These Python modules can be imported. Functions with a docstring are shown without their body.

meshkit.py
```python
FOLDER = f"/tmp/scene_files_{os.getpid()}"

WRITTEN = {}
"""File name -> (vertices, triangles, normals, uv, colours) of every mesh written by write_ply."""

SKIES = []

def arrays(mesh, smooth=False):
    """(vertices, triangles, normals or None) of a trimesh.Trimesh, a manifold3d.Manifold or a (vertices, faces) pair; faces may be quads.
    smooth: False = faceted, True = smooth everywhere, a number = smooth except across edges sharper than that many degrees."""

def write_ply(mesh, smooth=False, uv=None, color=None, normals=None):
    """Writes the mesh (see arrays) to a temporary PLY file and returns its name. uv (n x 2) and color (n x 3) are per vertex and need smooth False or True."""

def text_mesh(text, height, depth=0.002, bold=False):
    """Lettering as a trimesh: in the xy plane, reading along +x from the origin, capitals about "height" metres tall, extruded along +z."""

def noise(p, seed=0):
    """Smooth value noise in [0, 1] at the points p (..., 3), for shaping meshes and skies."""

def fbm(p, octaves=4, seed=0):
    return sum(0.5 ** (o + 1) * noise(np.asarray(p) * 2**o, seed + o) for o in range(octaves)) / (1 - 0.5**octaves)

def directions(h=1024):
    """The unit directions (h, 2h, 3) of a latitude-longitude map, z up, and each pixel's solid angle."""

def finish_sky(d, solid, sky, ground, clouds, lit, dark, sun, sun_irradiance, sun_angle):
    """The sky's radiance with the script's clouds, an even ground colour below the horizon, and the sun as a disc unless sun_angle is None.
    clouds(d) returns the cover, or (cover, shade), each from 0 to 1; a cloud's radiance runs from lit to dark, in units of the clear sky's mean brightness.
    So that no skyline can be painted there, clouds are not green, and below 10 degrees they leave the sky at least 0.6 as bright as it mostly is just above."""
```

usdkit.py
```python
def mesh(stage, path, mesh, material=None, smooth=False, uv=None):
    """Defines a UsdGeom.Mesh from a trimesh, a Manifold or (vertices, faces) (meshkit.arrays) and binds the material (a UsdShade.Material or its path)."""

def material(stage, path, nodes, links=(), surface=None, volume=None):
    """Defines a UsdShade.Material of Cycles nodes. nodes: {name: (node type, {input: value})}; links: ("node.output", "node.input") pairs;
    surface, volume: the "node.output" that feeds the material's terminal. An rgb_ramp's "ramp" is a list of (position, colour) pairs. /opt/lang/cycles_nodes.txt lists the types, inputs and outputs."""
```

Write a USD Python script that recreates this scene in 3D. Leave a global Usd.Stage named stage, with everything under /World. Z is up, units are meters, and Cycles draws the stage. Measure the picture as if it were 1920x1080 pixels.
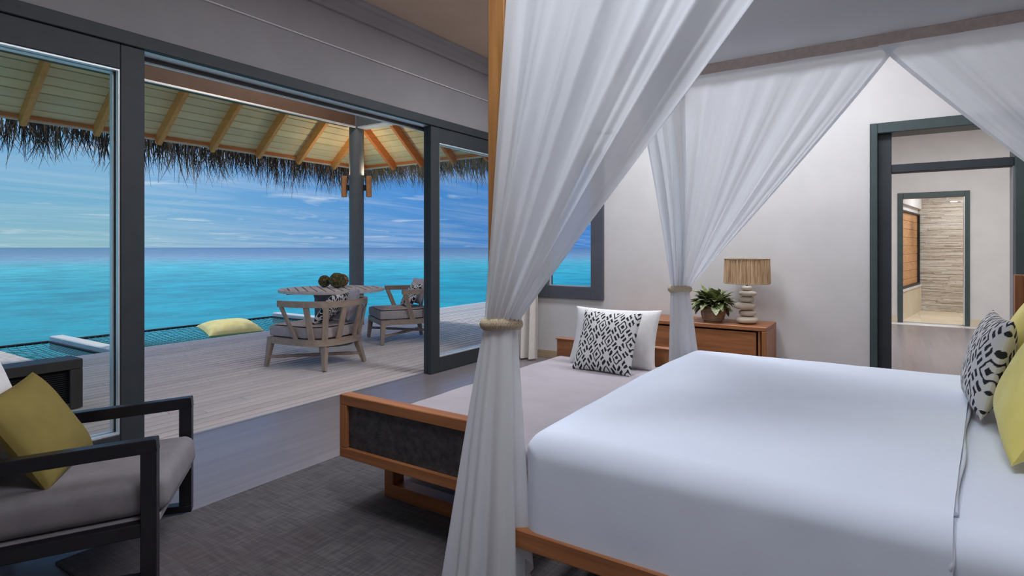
import math, random
import numpy as np, trimesh, usdkit, meshkit
from shapely.geometry import Polygon, box as sbox
from pxr import Usd, UsdGeom, UsdLux, UsdShade, Gf, Sdf

stage = Usd.Stage.CreateInMemory()
UsdGeom.SetStageUpAxis(stage, 'Z'); UsdGeom.SetStageMetersPerUnit(stage, 1.0)
UsdGeom.Xform.Define(stage, '/World')
random.seed(7); RNG = np.random.default_rng(7)

# ------------------------------------------------------------------ camera, sky, sun, lights, exposure
ALPHA = math.radians(33.5); EYE = 1.25; FPX = 1085.0
cam = UsdGeom.Camera.Define(stage, '/World/camera')
HA = 20.955
cam.CreateHorizontalApertureAttr(HA); cam.CreateVerticalApertureAttr(HA * 9 / 16)
cam.CreateFocalLengthAttr(FPX / 1920 * HA)
cam.CreateVerticalApertureOffsetAttr(-76 / 1920 * HA)
cF = np.array([math.cos(ALPHA), math.sin(ALPHA), 0]); cR = np.array([math.sin(ALPHA), -math.cos(ALPHA), 0])
mm = np.eye(4); mm[0, :3] = cR; mm[1, :3] = (0, 0, 1); mm[2, :3] = -cF; mm[3, :3] = (0, 0, EYE)
cam.AddTransformOp().Set(Gf.Matrix4d(mm.tolist()))
cam.CreateExposureAttr(0.0)

def L(r, g=None, b=None):
    c = np.array([r, r if g is None else g, r if b is None else b], float) / 255
    return tuple(np.where(c <= 0.04045, c / 12.92, ((c + 0.055) / 1.055) ** 2.4))

sky_mat = usdkit.material(stage, '/World/Looks/sky', {
    "tc": ("texture_coordinate", {}), "sep": ("separate_xyz", {}),
    "ramp": ("rgb_ramp", {"ramp": [(0, L(150, 190, 205)), (.06, L(128, 182, 214)), (.16, L(104, 166, 222)), (.32, L(86, 150, 220)), (.6, L(110, 165, 225)), (1, L(120, 170, 225))]}),
    "zp": ("math", {"math_type": "add", "value2": 0.055}),
    "div": ("vector_math", {"math_type": "divide"}), "cz": ("combine_xyz", {"z": 1.0}),
    "map": ("mapping", {"scale": (0.9, 0.9, 1.0), "location": (3.1, 1.3, 0.0)}),
    "map2": ("mapping", {"scale": (0.35, 1.3, 1.0), "rotation": (0, 0, 0.5), "location": (7.1, 2.3, 0.0)}),
    "n1": ("noise_texture", {"scale": 1.0, "detail": 9.0, "roughness": 0.6, "distortion": 0.6}),
    "n2": ("noise_texture", {"scale": 0.8, "detail": 7.0, "roughness": 0.62, "distortion": 0.9}),
    "r1": ("map_range", {"from_min": 0.56, "from_max": 0.80, "to_min": 0.0, "to_max": 0.8, "clamp": True}),
    "r2": ("map_range", {"from_min": 0.42, "from_max": 0.78, "to_min": 0.0, "to_max": 0.30, "clamp": True}),
    "az": ("map_range", {"from_min": 0.35, "from_max": 0.85, "to_min": 0.0, "to_max": 0.9, "clamp": True}), "deep": ("mix_color", {"b": L(44, 122, 208)}),
    "mx": ("math", {"math_type": "maximum"}),
    "mix": ("mix_color", {"b": (0.78, 0.84, 0.90)}),
    "bg": ("background_shader", {"strength": 1.0})},
    [("tc.generated", "sep.vector"), ("sep.z", "ramp.fac"), ("sep.z", "zp.value1"), ("tc.generated", "div.vector1"),
     ("zp.value", "cz.x"), ("zp.value", "cz.y"), ("cz.vector", "div.vector2"), ("div.vector", "map.vector"), ("div.vector", "map2.vector"),
     ("map.vector", "n1.vector"), ("map2.vector", "n2.vector"), ("n1.fac", "r1.value"), ("n2.fac", "r2.value"),
     ("r1.result", "mx.value1"), ("r2.result", "mx.value2"), ("mx.value", "mix.fac"), ("sep.x", "az.value"), ("az.result", "deep.fac"), ("ramp.color", "deep.a"), ("deep.result", "mix.a"), ("mix.result", "bg.color")],
    surface="bg.background")
dome = UsdLux.DomeLight.Define(stage, '/World/sky_light'); dome.CreateIntensityAttr(1.0)
UsdShade.MaterialBindingAPI.Apply(dome.GetPrim()).Bind(sky_mat)

sun = UsdLux.DistantLight.Define(stage, '/World/sun_light')
SUN_E = 0.5; sun.CreateIntensityAttr(SUN_E / (math.pi * math.sin(math.radians(.75)) ** 2)); sun.CreateAngleAttr(1.5); sun.CreateColorAttr(Gf.Vec3f(1.0, 0.95, 0.86))
def aim(prim, frm, to):
    z = np.array(frm, float) - np.array(to, float); z /= np.linalg.norm(z)
    up = np.array([0, 0, 1.0]) if abs(z[2]) < 0.99 else np.array([0, 1.0, 0])
    x = np.cross(up, z); x /= np.linalg.norm(x); y = np.cross(z, x)
    m = np.eye(4); m[0, :3] = x; m[1, :3] = y; m[2, :3] = z; m[3, :3] = frm
    UsdGeom.Xformable(prim).AddTransformOp().Set(Gf.Matrix4d(m.tolist()))
se, sa = math.radians(80), math.radians(70)
aim(sun, (50 * math.cos(se) * math.cos(sa), 50 * math.cos(se) * math.sin(sa), 50 * math.sin(se)), (0, 0, 0))

def fill_light(path, x, y, z, w, h, power, color=(0.86, 0.91, 1.0), cone=0, to=None):  # rectangular fill light, added out of view
    l = UsdLux.RectLight.Define(stage, path); l.CreateWidthAttr(w); l.CreateHeightAttr(h)
    l.CreateIntensityAttr(power); l.CreateColorAttr(Gf.Vec3f(*color))
    aim(l, (x, y, z), to or (x, y, 0))
    if cone: UsdLux.ShapingAPI.Apply(l.GetPrim()).CreateShapingConeAngleAttr(float(cone))
ROOM_FILLS = [(4.6, 1.15, 3.25, 0.5, 2.9, 16.5), (0.75, 0.35, 3.25, 0.6, 1.3, 19.0), (2.4, 1.6, 3.25, 2.2, 0.4, 13.0)]  # fill lights added out of view to brighten the bedroom
for k, a in enumerate(ROOM_FILLS):
    fill_light('/World/room_fill_light_%d' % k, *a, cone=58)
HALL_FILLS = [(8.8, -0.9, 3.25, 1.6, 1.6, 14.0), (12.7, -1.35, 2.62, 0.7, 0.7, 24.0)]  # unseen fill lights added to brighten the hall and the shower
for k, a in enumerate(HALL_FILLS):
    fill_light('/World/hall_fill_light_%d' % k, *a, (0.95, 0.98, 1.0))
VERANDA_FILLS = [(1.8, 5.6, 4.2, 2.4, 0.3, 7.0), (5.4, 5.6, 4.2, 2.4, 0.3, 17.0)]  # warm fill lights without fixtures, added to brighten deck and roof boards
for k, a in enumerate(VERANDA_FILLS):
    fill_light('/World/veranda_fill_light_%d' % k, *a, (1.0, 0.84, 0.72), to=(a[0], 7.2, 2.5))

# ------------------------------------------------------------------ materials
def mat(name, base=None, rough=0.5, nodes=None, links=(), **kw):
    p = {"roughness": rough, **kw}
    if base is not None: p["base_color"] = base
    n = {"p": ("principled_bsdf", p), **(nodes or {})}
    return usdkit.material(stage, '/World/Looks/' + name, n, list(links), surface="p.BSDF")

def noisy(name, c1, c2, scale=(1, 1, 1), noise=6.0, rough=0.6, bump=0.0, bdist=0.01, detail=4.0, lo=0.35, hi=0.65, coord='object', bscale=None, distortion=0.0, **kw):
    nodes = {"tc": ("texture_coordinate", {}), "ge": ("geometry", {}), "mp": ("mapping", {"scale": scale}),
             "nz": ("noise_texture", {"scale": noise, "detail": detail, "roughness": 0.6, "distortion": distortion}),
             "rp": ("rgb_ramp", {"ramp": [(0, c1), (lo, c1), (hi, c2), (1, c2)]})}
    links = [("tc.object" if coord == 'object' else "ge.position", "mp.vector"), ("mp.vector", "nz.vector"), ("nz.fac", "rp.fac"), ("rp.color", "p.base_color")]
    if bump:
        nodes["bp"] = ("bump", {"strength": bump, "distance": bdist}); links.append(("bp.normal", "p.normal"))
        if bscale:
            nodes["n2"] = ("noise_texture", {"scale": bscale, "detail": 3.0}); links += [("mp.vector", "n2.vector"), ("n2.fac", "bp.height")]
        else:
            links.append(("nz.fac", "bp.height"))
    return mat(name, None, rough, nodes, links, **kw)

def wood(name, c1, c2, axis, rough=0.45, **kw):
    s = [14, 14, 14]; s[axis] = 0.9
    return noisy(name, c1, c2, tuple(s), 2.2, rough, 0.15, 0.002, 5.0, 0.32, 0.68, distortion=0.5, **kw)

M = {}
M['wall'] = noisy('wall_paint', L(212, 207, 204), L(218, 213, 210), (1, 1, 1), 3, 0.8, 0.05, 0.002, bscale=120, coord='world')
M['ceiling'] = noisy('ceiling_paint', L(148, 144, 146), L(154, 150, 152), (1, 1, 1), 2, 0.85, coord='world')
M['ceiling_tan'] = noisy('ceiling_tan_paint', L(204, 180, 158), L(210, 188, 166), (1, 1, 1), 2, 0.85, coord='world')
M['frame'] = noisy('frame_paint', L(46, 51, 55), L(51, 56, 60), (1, 1, 1), 8, 0.58)
M['frame_gloss'] = noisy('window_frame_gloss', L(86, 86, 94), L(92, 92, 100), (1, 1, 1), 8, 0.42)  # frame colour lightened for the gloss reflection on the window
M['frame_green'] = noisy('frame_green_paint', L(62, 74, 74), L(68, 80, 80), (1, 1, 1), 8, 0.45)
M['alu'] = mat('pale_aluminium', L(240, 242, 243), 0.42, metallic=0.6)
M['alu_bead'] = mat('aluminium_bead', L(150, 150, 156), 0.35, metallic=0.4)
M['beam'] = noisy('beam_paint', L(96, 72, 58), L(104, 80, 64), (1, 1, 1), 5, 0.6)
M['column'] = noisy('column_paint', L(98, 102, 104), L(106, 110, 112), (1, 1, 1), 4, 0.55)
M['roof_board'] = [noisy('roof_board_%d' % k, tuple(np.array(L(250, 232, 178)) * f), tuple(np.array(L(253, 240, 194)) * f), (1, 12, 12), 1.5, 0.7) for k, f in enumerate((1.0, 0.94, 0.89))]
M['rafter'] = wood('rafter_wood', L(236, 158, 84), L(248, 184, 108), 1, 0.55)
M['rafter_end'] = wood('rafter_end_wood', L(222, 126, 62), L(238, 150, 82), 0, 0.55)
M['fascia'] = noisy('fascia_paint', L(250, 238, 212), L(252, 243, 220), (1, 8, 8), 1.5, 0.7)
M['thatch'] = noisy('thatch_straw', L(84, 68, 50), L(112, 94, 70), (3, 3, 20), 6, 0.9, 0.4, 0.02)
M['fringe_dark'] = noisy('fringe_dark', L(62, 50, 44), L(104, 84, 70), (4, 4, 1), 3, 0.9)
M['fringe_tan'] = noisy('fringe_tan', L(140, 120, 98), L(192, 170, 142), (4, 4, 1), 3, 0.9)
M['deck'] = []
for k, f in enumerate((1.0, 0.95, 0.9, 1.04)):
    M['deck'].append(noisy('deck_board_%d' % k, tuple(np.array(L(208, 194, 190)) * f), tuple(np.array(L(218, 205, 200)) * f), (0.6, 14, 14), 2.0, 0.65, 0.1, 0.002, 5.0, 0.3, 0.7, coord='world'))
M['deck_under'] = mat('deck_under_dark', L(20, 17, 16), 0.95)
M['post_white'] = noisy('white_timber', L(205, 200, 198), L(222, 218, 216), (12, 1, 12), 2, 0.7)
M['rope_dark'] = mat('net_cord', L(60, 92, 94), 0.8)
M['rope_edge'] = mat('net_edge_rope', L(22, 26, 32), 0.8)
M['teak_grey'] = wood('weathered_teak', L(150, 128, 112), L(176, 154, 136), 2, 0.6)
M['teak_grey_x'] = wood('weathered_teak_across', L(150, 128, 112), L(176, 154, 136), 0, 0.6)
M['tabletop'] = wood('table_teak', L(196, 180, 172), L(214, 200, 190), 0, 0.6)
M['pedestal'] = noisy('pedestal_concrete', L(84, 84, 90), L(100, 100, 106), (1, 1, 1), 12, 0.7, 0.1, 0.003)
M['cushion_out'] = noisy('outdoor_cushion', L(170, 156, 154), L(182, 168, 166), (1, 1, 1), 30, 0.9, 0.1, 0.001, bscale=300)
M['lilac'] = noisy('lilac_linen', L(190, 180, 186), L(204, 194, 198), (1, 1, 1), 40, 0.9, 0.1, 0.001, bscale=300)
M['white_linen'] = noisy('white_linen', L(228, 224, 222), L(236, 233, 231), (1, 1, 1), 20, 0.9, 0.12, 0.001, bscale=260)
M['walnut_x'] = wood('teak_brown_x', L(144, 90, 54), L(180, 116, 72), 0, 0.38)
M['walnut_y'] = wood('teak_brown_y', L(144, 90, 54), L(180, 116, 72), 1, 0.38)
M['walnut_z'] = wood('teak_brown_z', L(144, 90, 54), L(180, 116, 72), 2, 0.38)
M['post_wood'] = wood('post_teak', L(150, 104, 58), L(190, 134, 78), 2, 0.4)
M['rail_wood'] = noisy('rail_shaded_wood', L(184, 168, 158), L(198, 182, 172), (1, 1, 1), 40, 0.7)  # post teak greyed in the colour for the net and shade over it
M['dark_leather'] = noisy('dark_woven_panel', L(48, 44, 46), L(74, 69, 70), (1, 1, 1), 26, 0.5, 0.7, 0.006, detail=2.0)
M['daybed_fabric'] = noisy('daybed_linen', L(176, 167, 171), L(184, 175, 179), (1, 1, 1), 5, 0.95, 0.25, 0.012, bscale=9, sheen_weight=0.1)
M['bed_sheet'] = noisy('bed_cotton', L(226, 233, 247), L(230, 236, 249), (1, 1, 1), 3, 0.85, 0.06, 0.01, bscale=5)
M['bed_base'] = mat('bed_base_dark', L(44, 38, 36), 0.8)
M['yellow_shaded'] = noisy('shaded_mustard_cotton', L(124, 108, 50), L(132, 116, 57), (1, 1, 1), 8, 0.85, 0.1, 0.004, bscale=18)  # mustard darkened for the shade in the armchair
M['yellow'] = noisy('mustard_cotton', L(232, 214, 112), L(238, 222, 126), (1, 1, 1), 8, 0.85, 0.1, 0.004, bscale=18, sheen_weight=0.15)
M['yellow_pale'] = noisy('sunlit_yellow_canvas', L(222, 210, 140), L(230, 220, 160), (1, 1, 1), 8, 0.9)  # sunlit whiteness of the cushion top put into the colour
M['black_wood'] = noisy('black_lacquer', L(20, 18, 24), L(25, 23, 30), (1, 1, 1), 10, 0.35)
M['arm_cushion'] = noisy('armchair_linen', L(124, 118, 122), L(134, 128, 131), (1, 1, 1), 10, 0.95, 0.12, 0.004, bscale=200)
M['rattan'] = mat('black_rattan', L(24, 22, 24), 0.6)
M['bench_frame'] = noisy('bench_frame_paint', L(58, 52, 50), L(66, 60, 57), (1, 1, 1), 8, 0.5)
M['straw'] = noisy('straw_rope', L(176, 156, 128), L(206, 188, 160), (20, 20, 20), 8, 0.9)
M['shade'] = noisy('straw_shade', L(158, 122, 88), L(222, 188, 150), (60, 60, 2), 2, 0.9, detail=2.0)
M['stone_cream'] = noisy('cream_stone', L(206, 192, 172), L(222, 210, 192), (1, 1, 1), 14, 0.5, 0.1, 0.002)
M['pot'] = noisy('clay_pot', L(150, 120, 96), L(184, 156, 130), (4, 4, 12), 5, 0.85, 0.2, 0.003)
M['soil'] = mat('potting_soil', L(50, 38, 30), 0.95)
M['leaf'] = [noisy('leaf_green_%d' % k, c, d, (1, 1, 1), 60, 0.45, detail=2.0) for k, (c, d) in enumerate(((L(70, 88, 42), L(112, 126, 70)), (L(100, 116, 58), L(158, 164, 112)), (L(120, 130, 90), L(196, 196, 160))))]
M['stem'] = mat('leaf_stem', L(84, 96, 50), 0.6)
M['copper'] = noisy('copper_tube', L(196, 132, 82), L(214, 150, 96), (1, 1, 1), 6, 0.5)
M['black'] = mat('black_metal', L(22, 22, 24), 0.5)
M['chrome'] = mat('chrome', L(200, 200, 200), 0.15, metallic=1.0)
M['base_trim'] = noisy('skirting_wood', L(170, 146, 116), L(186, 162, 132), (1, 1, 10), 3, 0.6, coord='world')
M['tile'] = [noisy('sand_tile_%d' % k, L(*c), L(*d), (1, 1, 1), 3, 0.5) for k, (c, d) in enumerate((((206, 192, 168), (212, 199, 176)), ((200, 186, 162), (208, 194, 170))))]
M['ledge'] = [noisy('ledgestone_%d' % k, L(*c), L(*d), (1, 2, 10), 5, 0.85, 0.3, 0.004) for k, (c, d) in enumerate((((192, 182, 170), (210, 201, 189)), ((182, 170, 156), (202, 192, 178)), ((202, 195, 186), (216, 210, 201)), ((168, 154, 140), (192, 179, 165))))]
M['screen'] = wood('screen_cedar', L(196, 136, 88), L(220, 164, 112), 0, 0.6)
M['ball'] = noisy('moss_ball', L(38, 48, 28), L(104, 100, 60), (1, 1, 1), 34, 0.95, 0.6, 0.006, detail=2.0)
M['ball_b'] = noisy('rust_ball', L(96, 62, 40), L(176, 120, 84), (1, 1, 1), 34, 0.95, 0.6, 0.006, detail=2.0)
M['drape'] = noisy('drape_linen', L(222, 212, 202), L(230, 221, 212), (1, 1, 1), 20, 0.9)
M['rubber'] = mat('grey_foot', L(60, 56, 54), 0.8)

M['rug'] = usdkit.material(stage, '/World/Looks/rug_wool', {
    "ge": ("geometry", {}), "m1": ("mapping", {"scale": (90, 6, 1)}), "m2": ("mapping", {"scale": (6, 90, 1)}), "m3": ("mapping", {"scale": (1, 1, 1)}),
    "a": ("noise_texture", {"scale": 1.0, "detail": 2.0}), "b": ("noise_texture", {"scale": 1.0, "detail": 2.0}), "c": ("noise_texture", {"scale": 1.3, "detail": 5.0}),
    "ab": ("math", {"math_type": "add"}), "r": ("rgb_ramp", {"ramp": [(0, L(66, 60, 62)), (.42, L(72, 66, 68)), (.6, L(98, 92, 93)), (1, L(106, 100, 101))]}),
    "half": ("math", {"math_type": "multiply", "value2": 0.5}),
    "cr": ("map_range", {"from_min": 0.45, "from_max": 0.7, "to_min": 0.0, "to_max": 0.45, "clamp": True}),
    "mx": ("mix_color", {"b": L(86, 66, 70)}), "f": ("noise_texture", {"scale": 260.0, "detail": 2.0}),
    "bp": ("bump", {"strength": 0.5, "distance": 0.006}), "p": ("principled_bsdf", {"roughness": 0.95, "sheen_weight": 0.15})},
    [("ge.position", "m1.vector"), ("ge.position", "m2.vector"), ("ge.position", "m3.vector"), ("m1.vector", "a.vector"), ("m2.vector", "b.vector"), ("m3.vector", "c.vector"),
     ("a.fac", "ab.value1"), ("b.fac", "ab.value2"), ("ab.value", "half.value1"), ("half.value", "r.fac"), ("c.fac", "cr.value"), ("cr.result", "mx.fac"), ("r.color", "mx.a"), ("mx.result", "p.base_color"),
     ("ge.position", "f.vector"), ("f.fac", "bp.height"), ("bp.normal", "p.normal")], surface="p.BSDF")

M['floor'] = usdkit.material(stage, '/World/Looks/floor_planks', {
    "ge": ("geometry", {}), "m1": ("mapping", {"scale": (0.5, 10, 1)}), "a": ("noise_texture", {"scale": 1.6, "detail": 5.0, "roughness": 0.6}),
    "br": ("brick_texture", {"color1": (0.9, 0.9, 0.9), "color2": (1, 1, 1), "mortar": (0.72, 0.72, 0.72), "scale": 1.0, "mortar_size": 0.0012, "mortar_smooth": 0.6, "brick_width": 2.2, "row_height": 0.16}),
    "r": ("rgb_ramp", {"ramp": [(0, L(134, 126, 130)), (.35, L(136, 128, 132)), (.65, L(146, 138, 141)), (1, L(150, 142, 146))]}),
    "mu": ("mix_color", {"blend_type": "multiply", "fac": 1.0}), "p": ("principled_bsdf", {"roughness": 0.3, "specular_ior_level": 0.5})},
    [("ge.position", "m1.vector"), ("m1.vector", "a.vector"), ("a.fac", "r.fac"), ("ge.position", "br.vector"), ("r.color", "mu.a"), ("br.color", "mu.b"), ("mu.result", "p.base_color")], surface="p.BSDF")

M['sea'] = usdkit.material(stage, '/World/Looks/lagoon_water', {
    "ge": ("geometry", {}), "fl": ("vector_math", {"math_type": "multiply", "vector2": (1, 1, 0)}), "ln": ("vector_math", {"math_type": "length"}),
    "wb": ("noise_texture", {"scale": 0.03, "detail": 3.0}), "wm": ("math", {"math_type": "multiply_add", "value2": 60.0, "value3": -30.0}), "wa": ("math", {"math_type": "add"}),
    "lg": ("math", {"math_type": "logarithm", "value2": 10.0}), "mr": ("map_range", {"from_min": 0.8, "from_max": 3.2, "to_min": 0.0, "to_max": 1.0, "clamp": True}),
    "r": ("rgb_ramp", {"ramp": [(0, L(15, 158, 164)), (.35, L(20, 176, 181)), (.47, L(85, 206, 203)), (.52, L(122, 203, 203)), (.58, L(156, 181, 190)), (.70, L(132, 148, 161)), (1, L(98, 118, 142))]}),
    "pn": ("noise_texture", {"scale": 0.3, "detail": 10.0, "roughness": 0.74}), "pr": ("map_range", {"from_min": 0.36, "from_max": 0.64, "to_min": 0.55, "to_max": 1.18, "clamp": True}),
    "vm": ("vector_math", {"math_type": "scale"}),
    "b1": ("noise_texture", {"scale": 1.6, "detail": 7.0, "roughness": 0.6}), "bp": ("bump", {"strength": 0.6, "distance": 0.25}),
    "p": ("principled_bsdf", {"roughness": 0.25, "specular_ior_level": 0.25})},
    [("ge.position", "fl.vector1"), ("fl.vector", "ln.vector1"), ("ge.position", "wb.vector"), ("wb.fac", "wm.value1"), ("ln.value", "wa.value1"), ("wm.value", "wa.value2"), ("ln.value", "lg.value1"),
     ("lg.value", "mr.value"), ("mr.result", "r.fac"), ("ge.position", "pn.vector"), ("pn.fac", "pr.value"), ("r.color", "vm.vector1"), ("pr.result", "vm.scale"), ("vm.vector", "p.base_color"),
     ("ge.position", "b1.vector"), ("b1.fac", "bp.height"), ("bp.normal", "p.normal")], surface="p.BSDF")

M['glass'] = usdkit.material(stage, '/World/Looks/pane_glass', {
    "t": ("transparent_bsdf", {"color": (0.97, 0.985, 0.98)}), "g": ("glossy_bsdf", {"roughness": 0.0, "color": (1, 1, 1)}), "f": ("fresnel", {"IOR": 1.09}), "m": ("mix_closure", {})},
    [("f.fac", "m.fac"), ("t.BSDF", "m.closure1"), ("g.BSDF", "m.closure2")], surface="m.closure")

M['glass_clear'] = usdkit.material(stage, '/World/Looks/clear_glass', {
    "t": ("transparent_bsdf", {"color": (0.98, 0.985, 0.98)}), "g": ("glossy_bsdf", {"roughness": 0.0}), "m": ("mix_closure", {"fac": 0.04})},
    [("t.BSDF", "m.closure1"), ("g.BSDF", "m.closure2")], surface="m.closure")

def sheer(name, clear, col, trans=0.4):
    return usdkit.material(stage, '/World/Looks/' + name, {
        "t": ("transparent_bsdf", {"color": (1, 1, 1)}), "d": ("diffuse_bsdf", {"color": col}), "l": ("translucent_bsdf", {"color": col}),
        "dl": ("mix_closure", {"fac": trans}), "m": ("mix_closure", {"fac": clear})},
        [("d.BSDF", "dl.closure1"), ("l.BSDF", "dl.closure2"), ("dl.closure", "m.closure1"), ("t.BSDF", "m.closure2")], surface="m.closure")
M['net'] = sheer('sheer_voile', 0.11, (0.92, 0.94, 0.97), 0.33)
M['net_thick'] = sheer('sheer_voile_dense', 0.04, (0.90, 0.92, 0.96))
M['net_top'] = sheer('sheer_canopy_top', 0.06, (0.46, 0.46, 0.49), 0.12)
M['print'] = usdkit.material(stage, '/World/Looks/printed_cotton', {"a": ("attribute", {"attribute": "inkColor"}), "p": ("principled_bsdf", {"roughness": 0.9})}, [("a.color", "p.base_color")], surface="p.BSDF")

# ------------------------------------------------------------------ scene helpers
used = {}
def numbered(parent, name):
    k = (parent, name); n = used.get(k, -1) + 1; used[k] = n
    return name if n == 0 else '%s_%03d' % (name, n)
def keys(prim, **kw):
    for k, v in kw.items():
        if v: prim.SetCustomDataByKey(k, v)
class T:
    pass
def thing(name, label, cat, loc=(0, 0, 0), rz=0.0, group=None, kind=None):
    t = T(); t.path = '/World/' + numbered('/World', name); t.loc = np.array(loc, float); t.rz = rz
    x = UsdGeom.Xform.Define(stage, t.path)
    x.AddTranslateOp().Set(Gf.Vec3d(*[float(c) for c in loc]))
    if rz: x.AddRotateZOp().Set(float(rz))
    keys(x.GetPrim(), label=label, category=cat, group=group, kind=kind)
    t.prim = x.GetPrim(); t.top = t
    return t
def tm(mesh):
    if isinstance(mesh, (list, tuple)) and not (len(mesh) == 2 and isinstance(mesh[0], np.ndarray)):
        return trimesh.util.concatenate([tm(m) for m in mesh])
    if isinstance(mesh, tuple):
        v, f = mesh; f = np.asarray(f)
        if f.shape[1] == 4: f = np.vstack([f[:, [0, 1, 2]], f[:, [0, 2, 3]]])
        return trimesh.Trimesh(v, f, process=False)
    return mesh
def obj(name, mesh, material, parent=None, label=None, cat=None, group=None, kind=None, smooth=False, world=True, color=None):
    """One Mesh prim: a part of parent, or a top-level thing. world=True: the mesh is given in world coordinates."""
    m = tm(mesh).copy()
    if parent is not None and world:
        m.apply_translation(-parent.top.loc)
        if parent.top.rz: m.apply_transform(trimesh.transformations.rotation_matrix(-math.radians(parent.top.rz), [0, 0, 1]))
    base = parent.path if parent is not None else '/World'
    path = base + '/' + numbered(base, name)
    g = usdkit.mesh(stage, path, m, material, smooth=smooth)
    if color is not None:
        UsdGeom.PrimvarsAPI(g).CreatePrimvar("inkColor", Sdf.ValueTypeNames.Color3fArray, "vertex").Set([Gf.Vec3f(*map(float, c)) for c in color])
    keys(g.GetPrim(), label=label, category=cat, group=group, kind=kind)
    t = T(); t.path = path; t.prim = g.GetPrim(); t.top = parent.top if parent is not None else None
    return t
def copy_of(src, label, loc, rz, group=None):
    base = src.path.rsplit('/', 1)[1]
    t = T(); t.path = '/World/' + numbered('/World', base); t.loc = np.array(loc, float); t.rz = rz; t.top = t
    x = UsdGeom.Xform.Define(stage, t.path); x.GetPrim().GetReferences().AddInternalReference(src.path)
    x.ClearXformOpOrder()
    x.GetPrim().GetAttribute('xformOp:translate').Set(Gf.Vec3d(*[float(c) for c in loc]))
    r = x.GetPrim().GetAttribute('xformOp:rotateZ')
    ops = [UsdGeom.XformOp(x.GetPrim().GetAttribute('xformOp:translate'))]
    if not r: x.AddRotateZOp()
    x.GetPrim().GetAttribute('xformOp:rotateZ').Set(float(rz))
    x.SetXformOpOrder([UsdGeom.XformOp(x.GetPrim().GetAttribute('xformOp:translate')), UsdGeom.XformOp(x.GetPrim().GetAttribute('xformOp:rotateZ'))])
    x.GetPrim().SetInstanceable(True)
    keys(x.GetPrim(), label=label, group=group)
    t.prim = x.GetPrim()
    return t

# ------------------------------------------------------------------ mesh helpers
def bx(x0, x1, y0, y1, z0, z1, c=0.0):
    x0, x1 = min(x0, x1), max(x0, x1); y0, y1 = min(y0, y1), max(y0, y1); z0, z1 = min(z0, z1), max(z0, z1)
    c = min(c, (x1 - x0) * .45, (y1 - y0) * .45, (z1 - z0) * .45)
    if c <= 0:
        m = trimesh.creation.box([x1 - x0, y1 - y0, z1 - z0]); m.apply_translation([(x0 + x1) / 2, (y0 + y1) / 2, (z0 + z1) / 2]); return m
    P = []
    for X in (x0, x1):
        for Y in (y0, y1):
            for Z in (z0, z1):
                sx, sy, sz = (1 if X == x0 else -1), (1 if Y == y0 else -1), (1 if Z == z0 else -1)
                P += [(X + sx * c, Y + sy * c, Z), (X + sx * c, Y, Z + sz * c), (X, Y + sy * c, Z + sz * c)]
    return trimesh.convex.convex_hull(np.array(P))
def frame_of(p0, p1, up):
    d = np.array(p1, float) - np.array(p0, float); ln = np.linalg.norm(d); d /= ln
    s = np.cross(np.array(up, float), d)
    if np.linalg.norm(s) < 1e-6: s = np.cross(np.array([0, 1.0, 0]), d)
    s /= np.linalg.norm(s); u = np.cross(d, s)
    return d, s, u, ln
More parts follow.
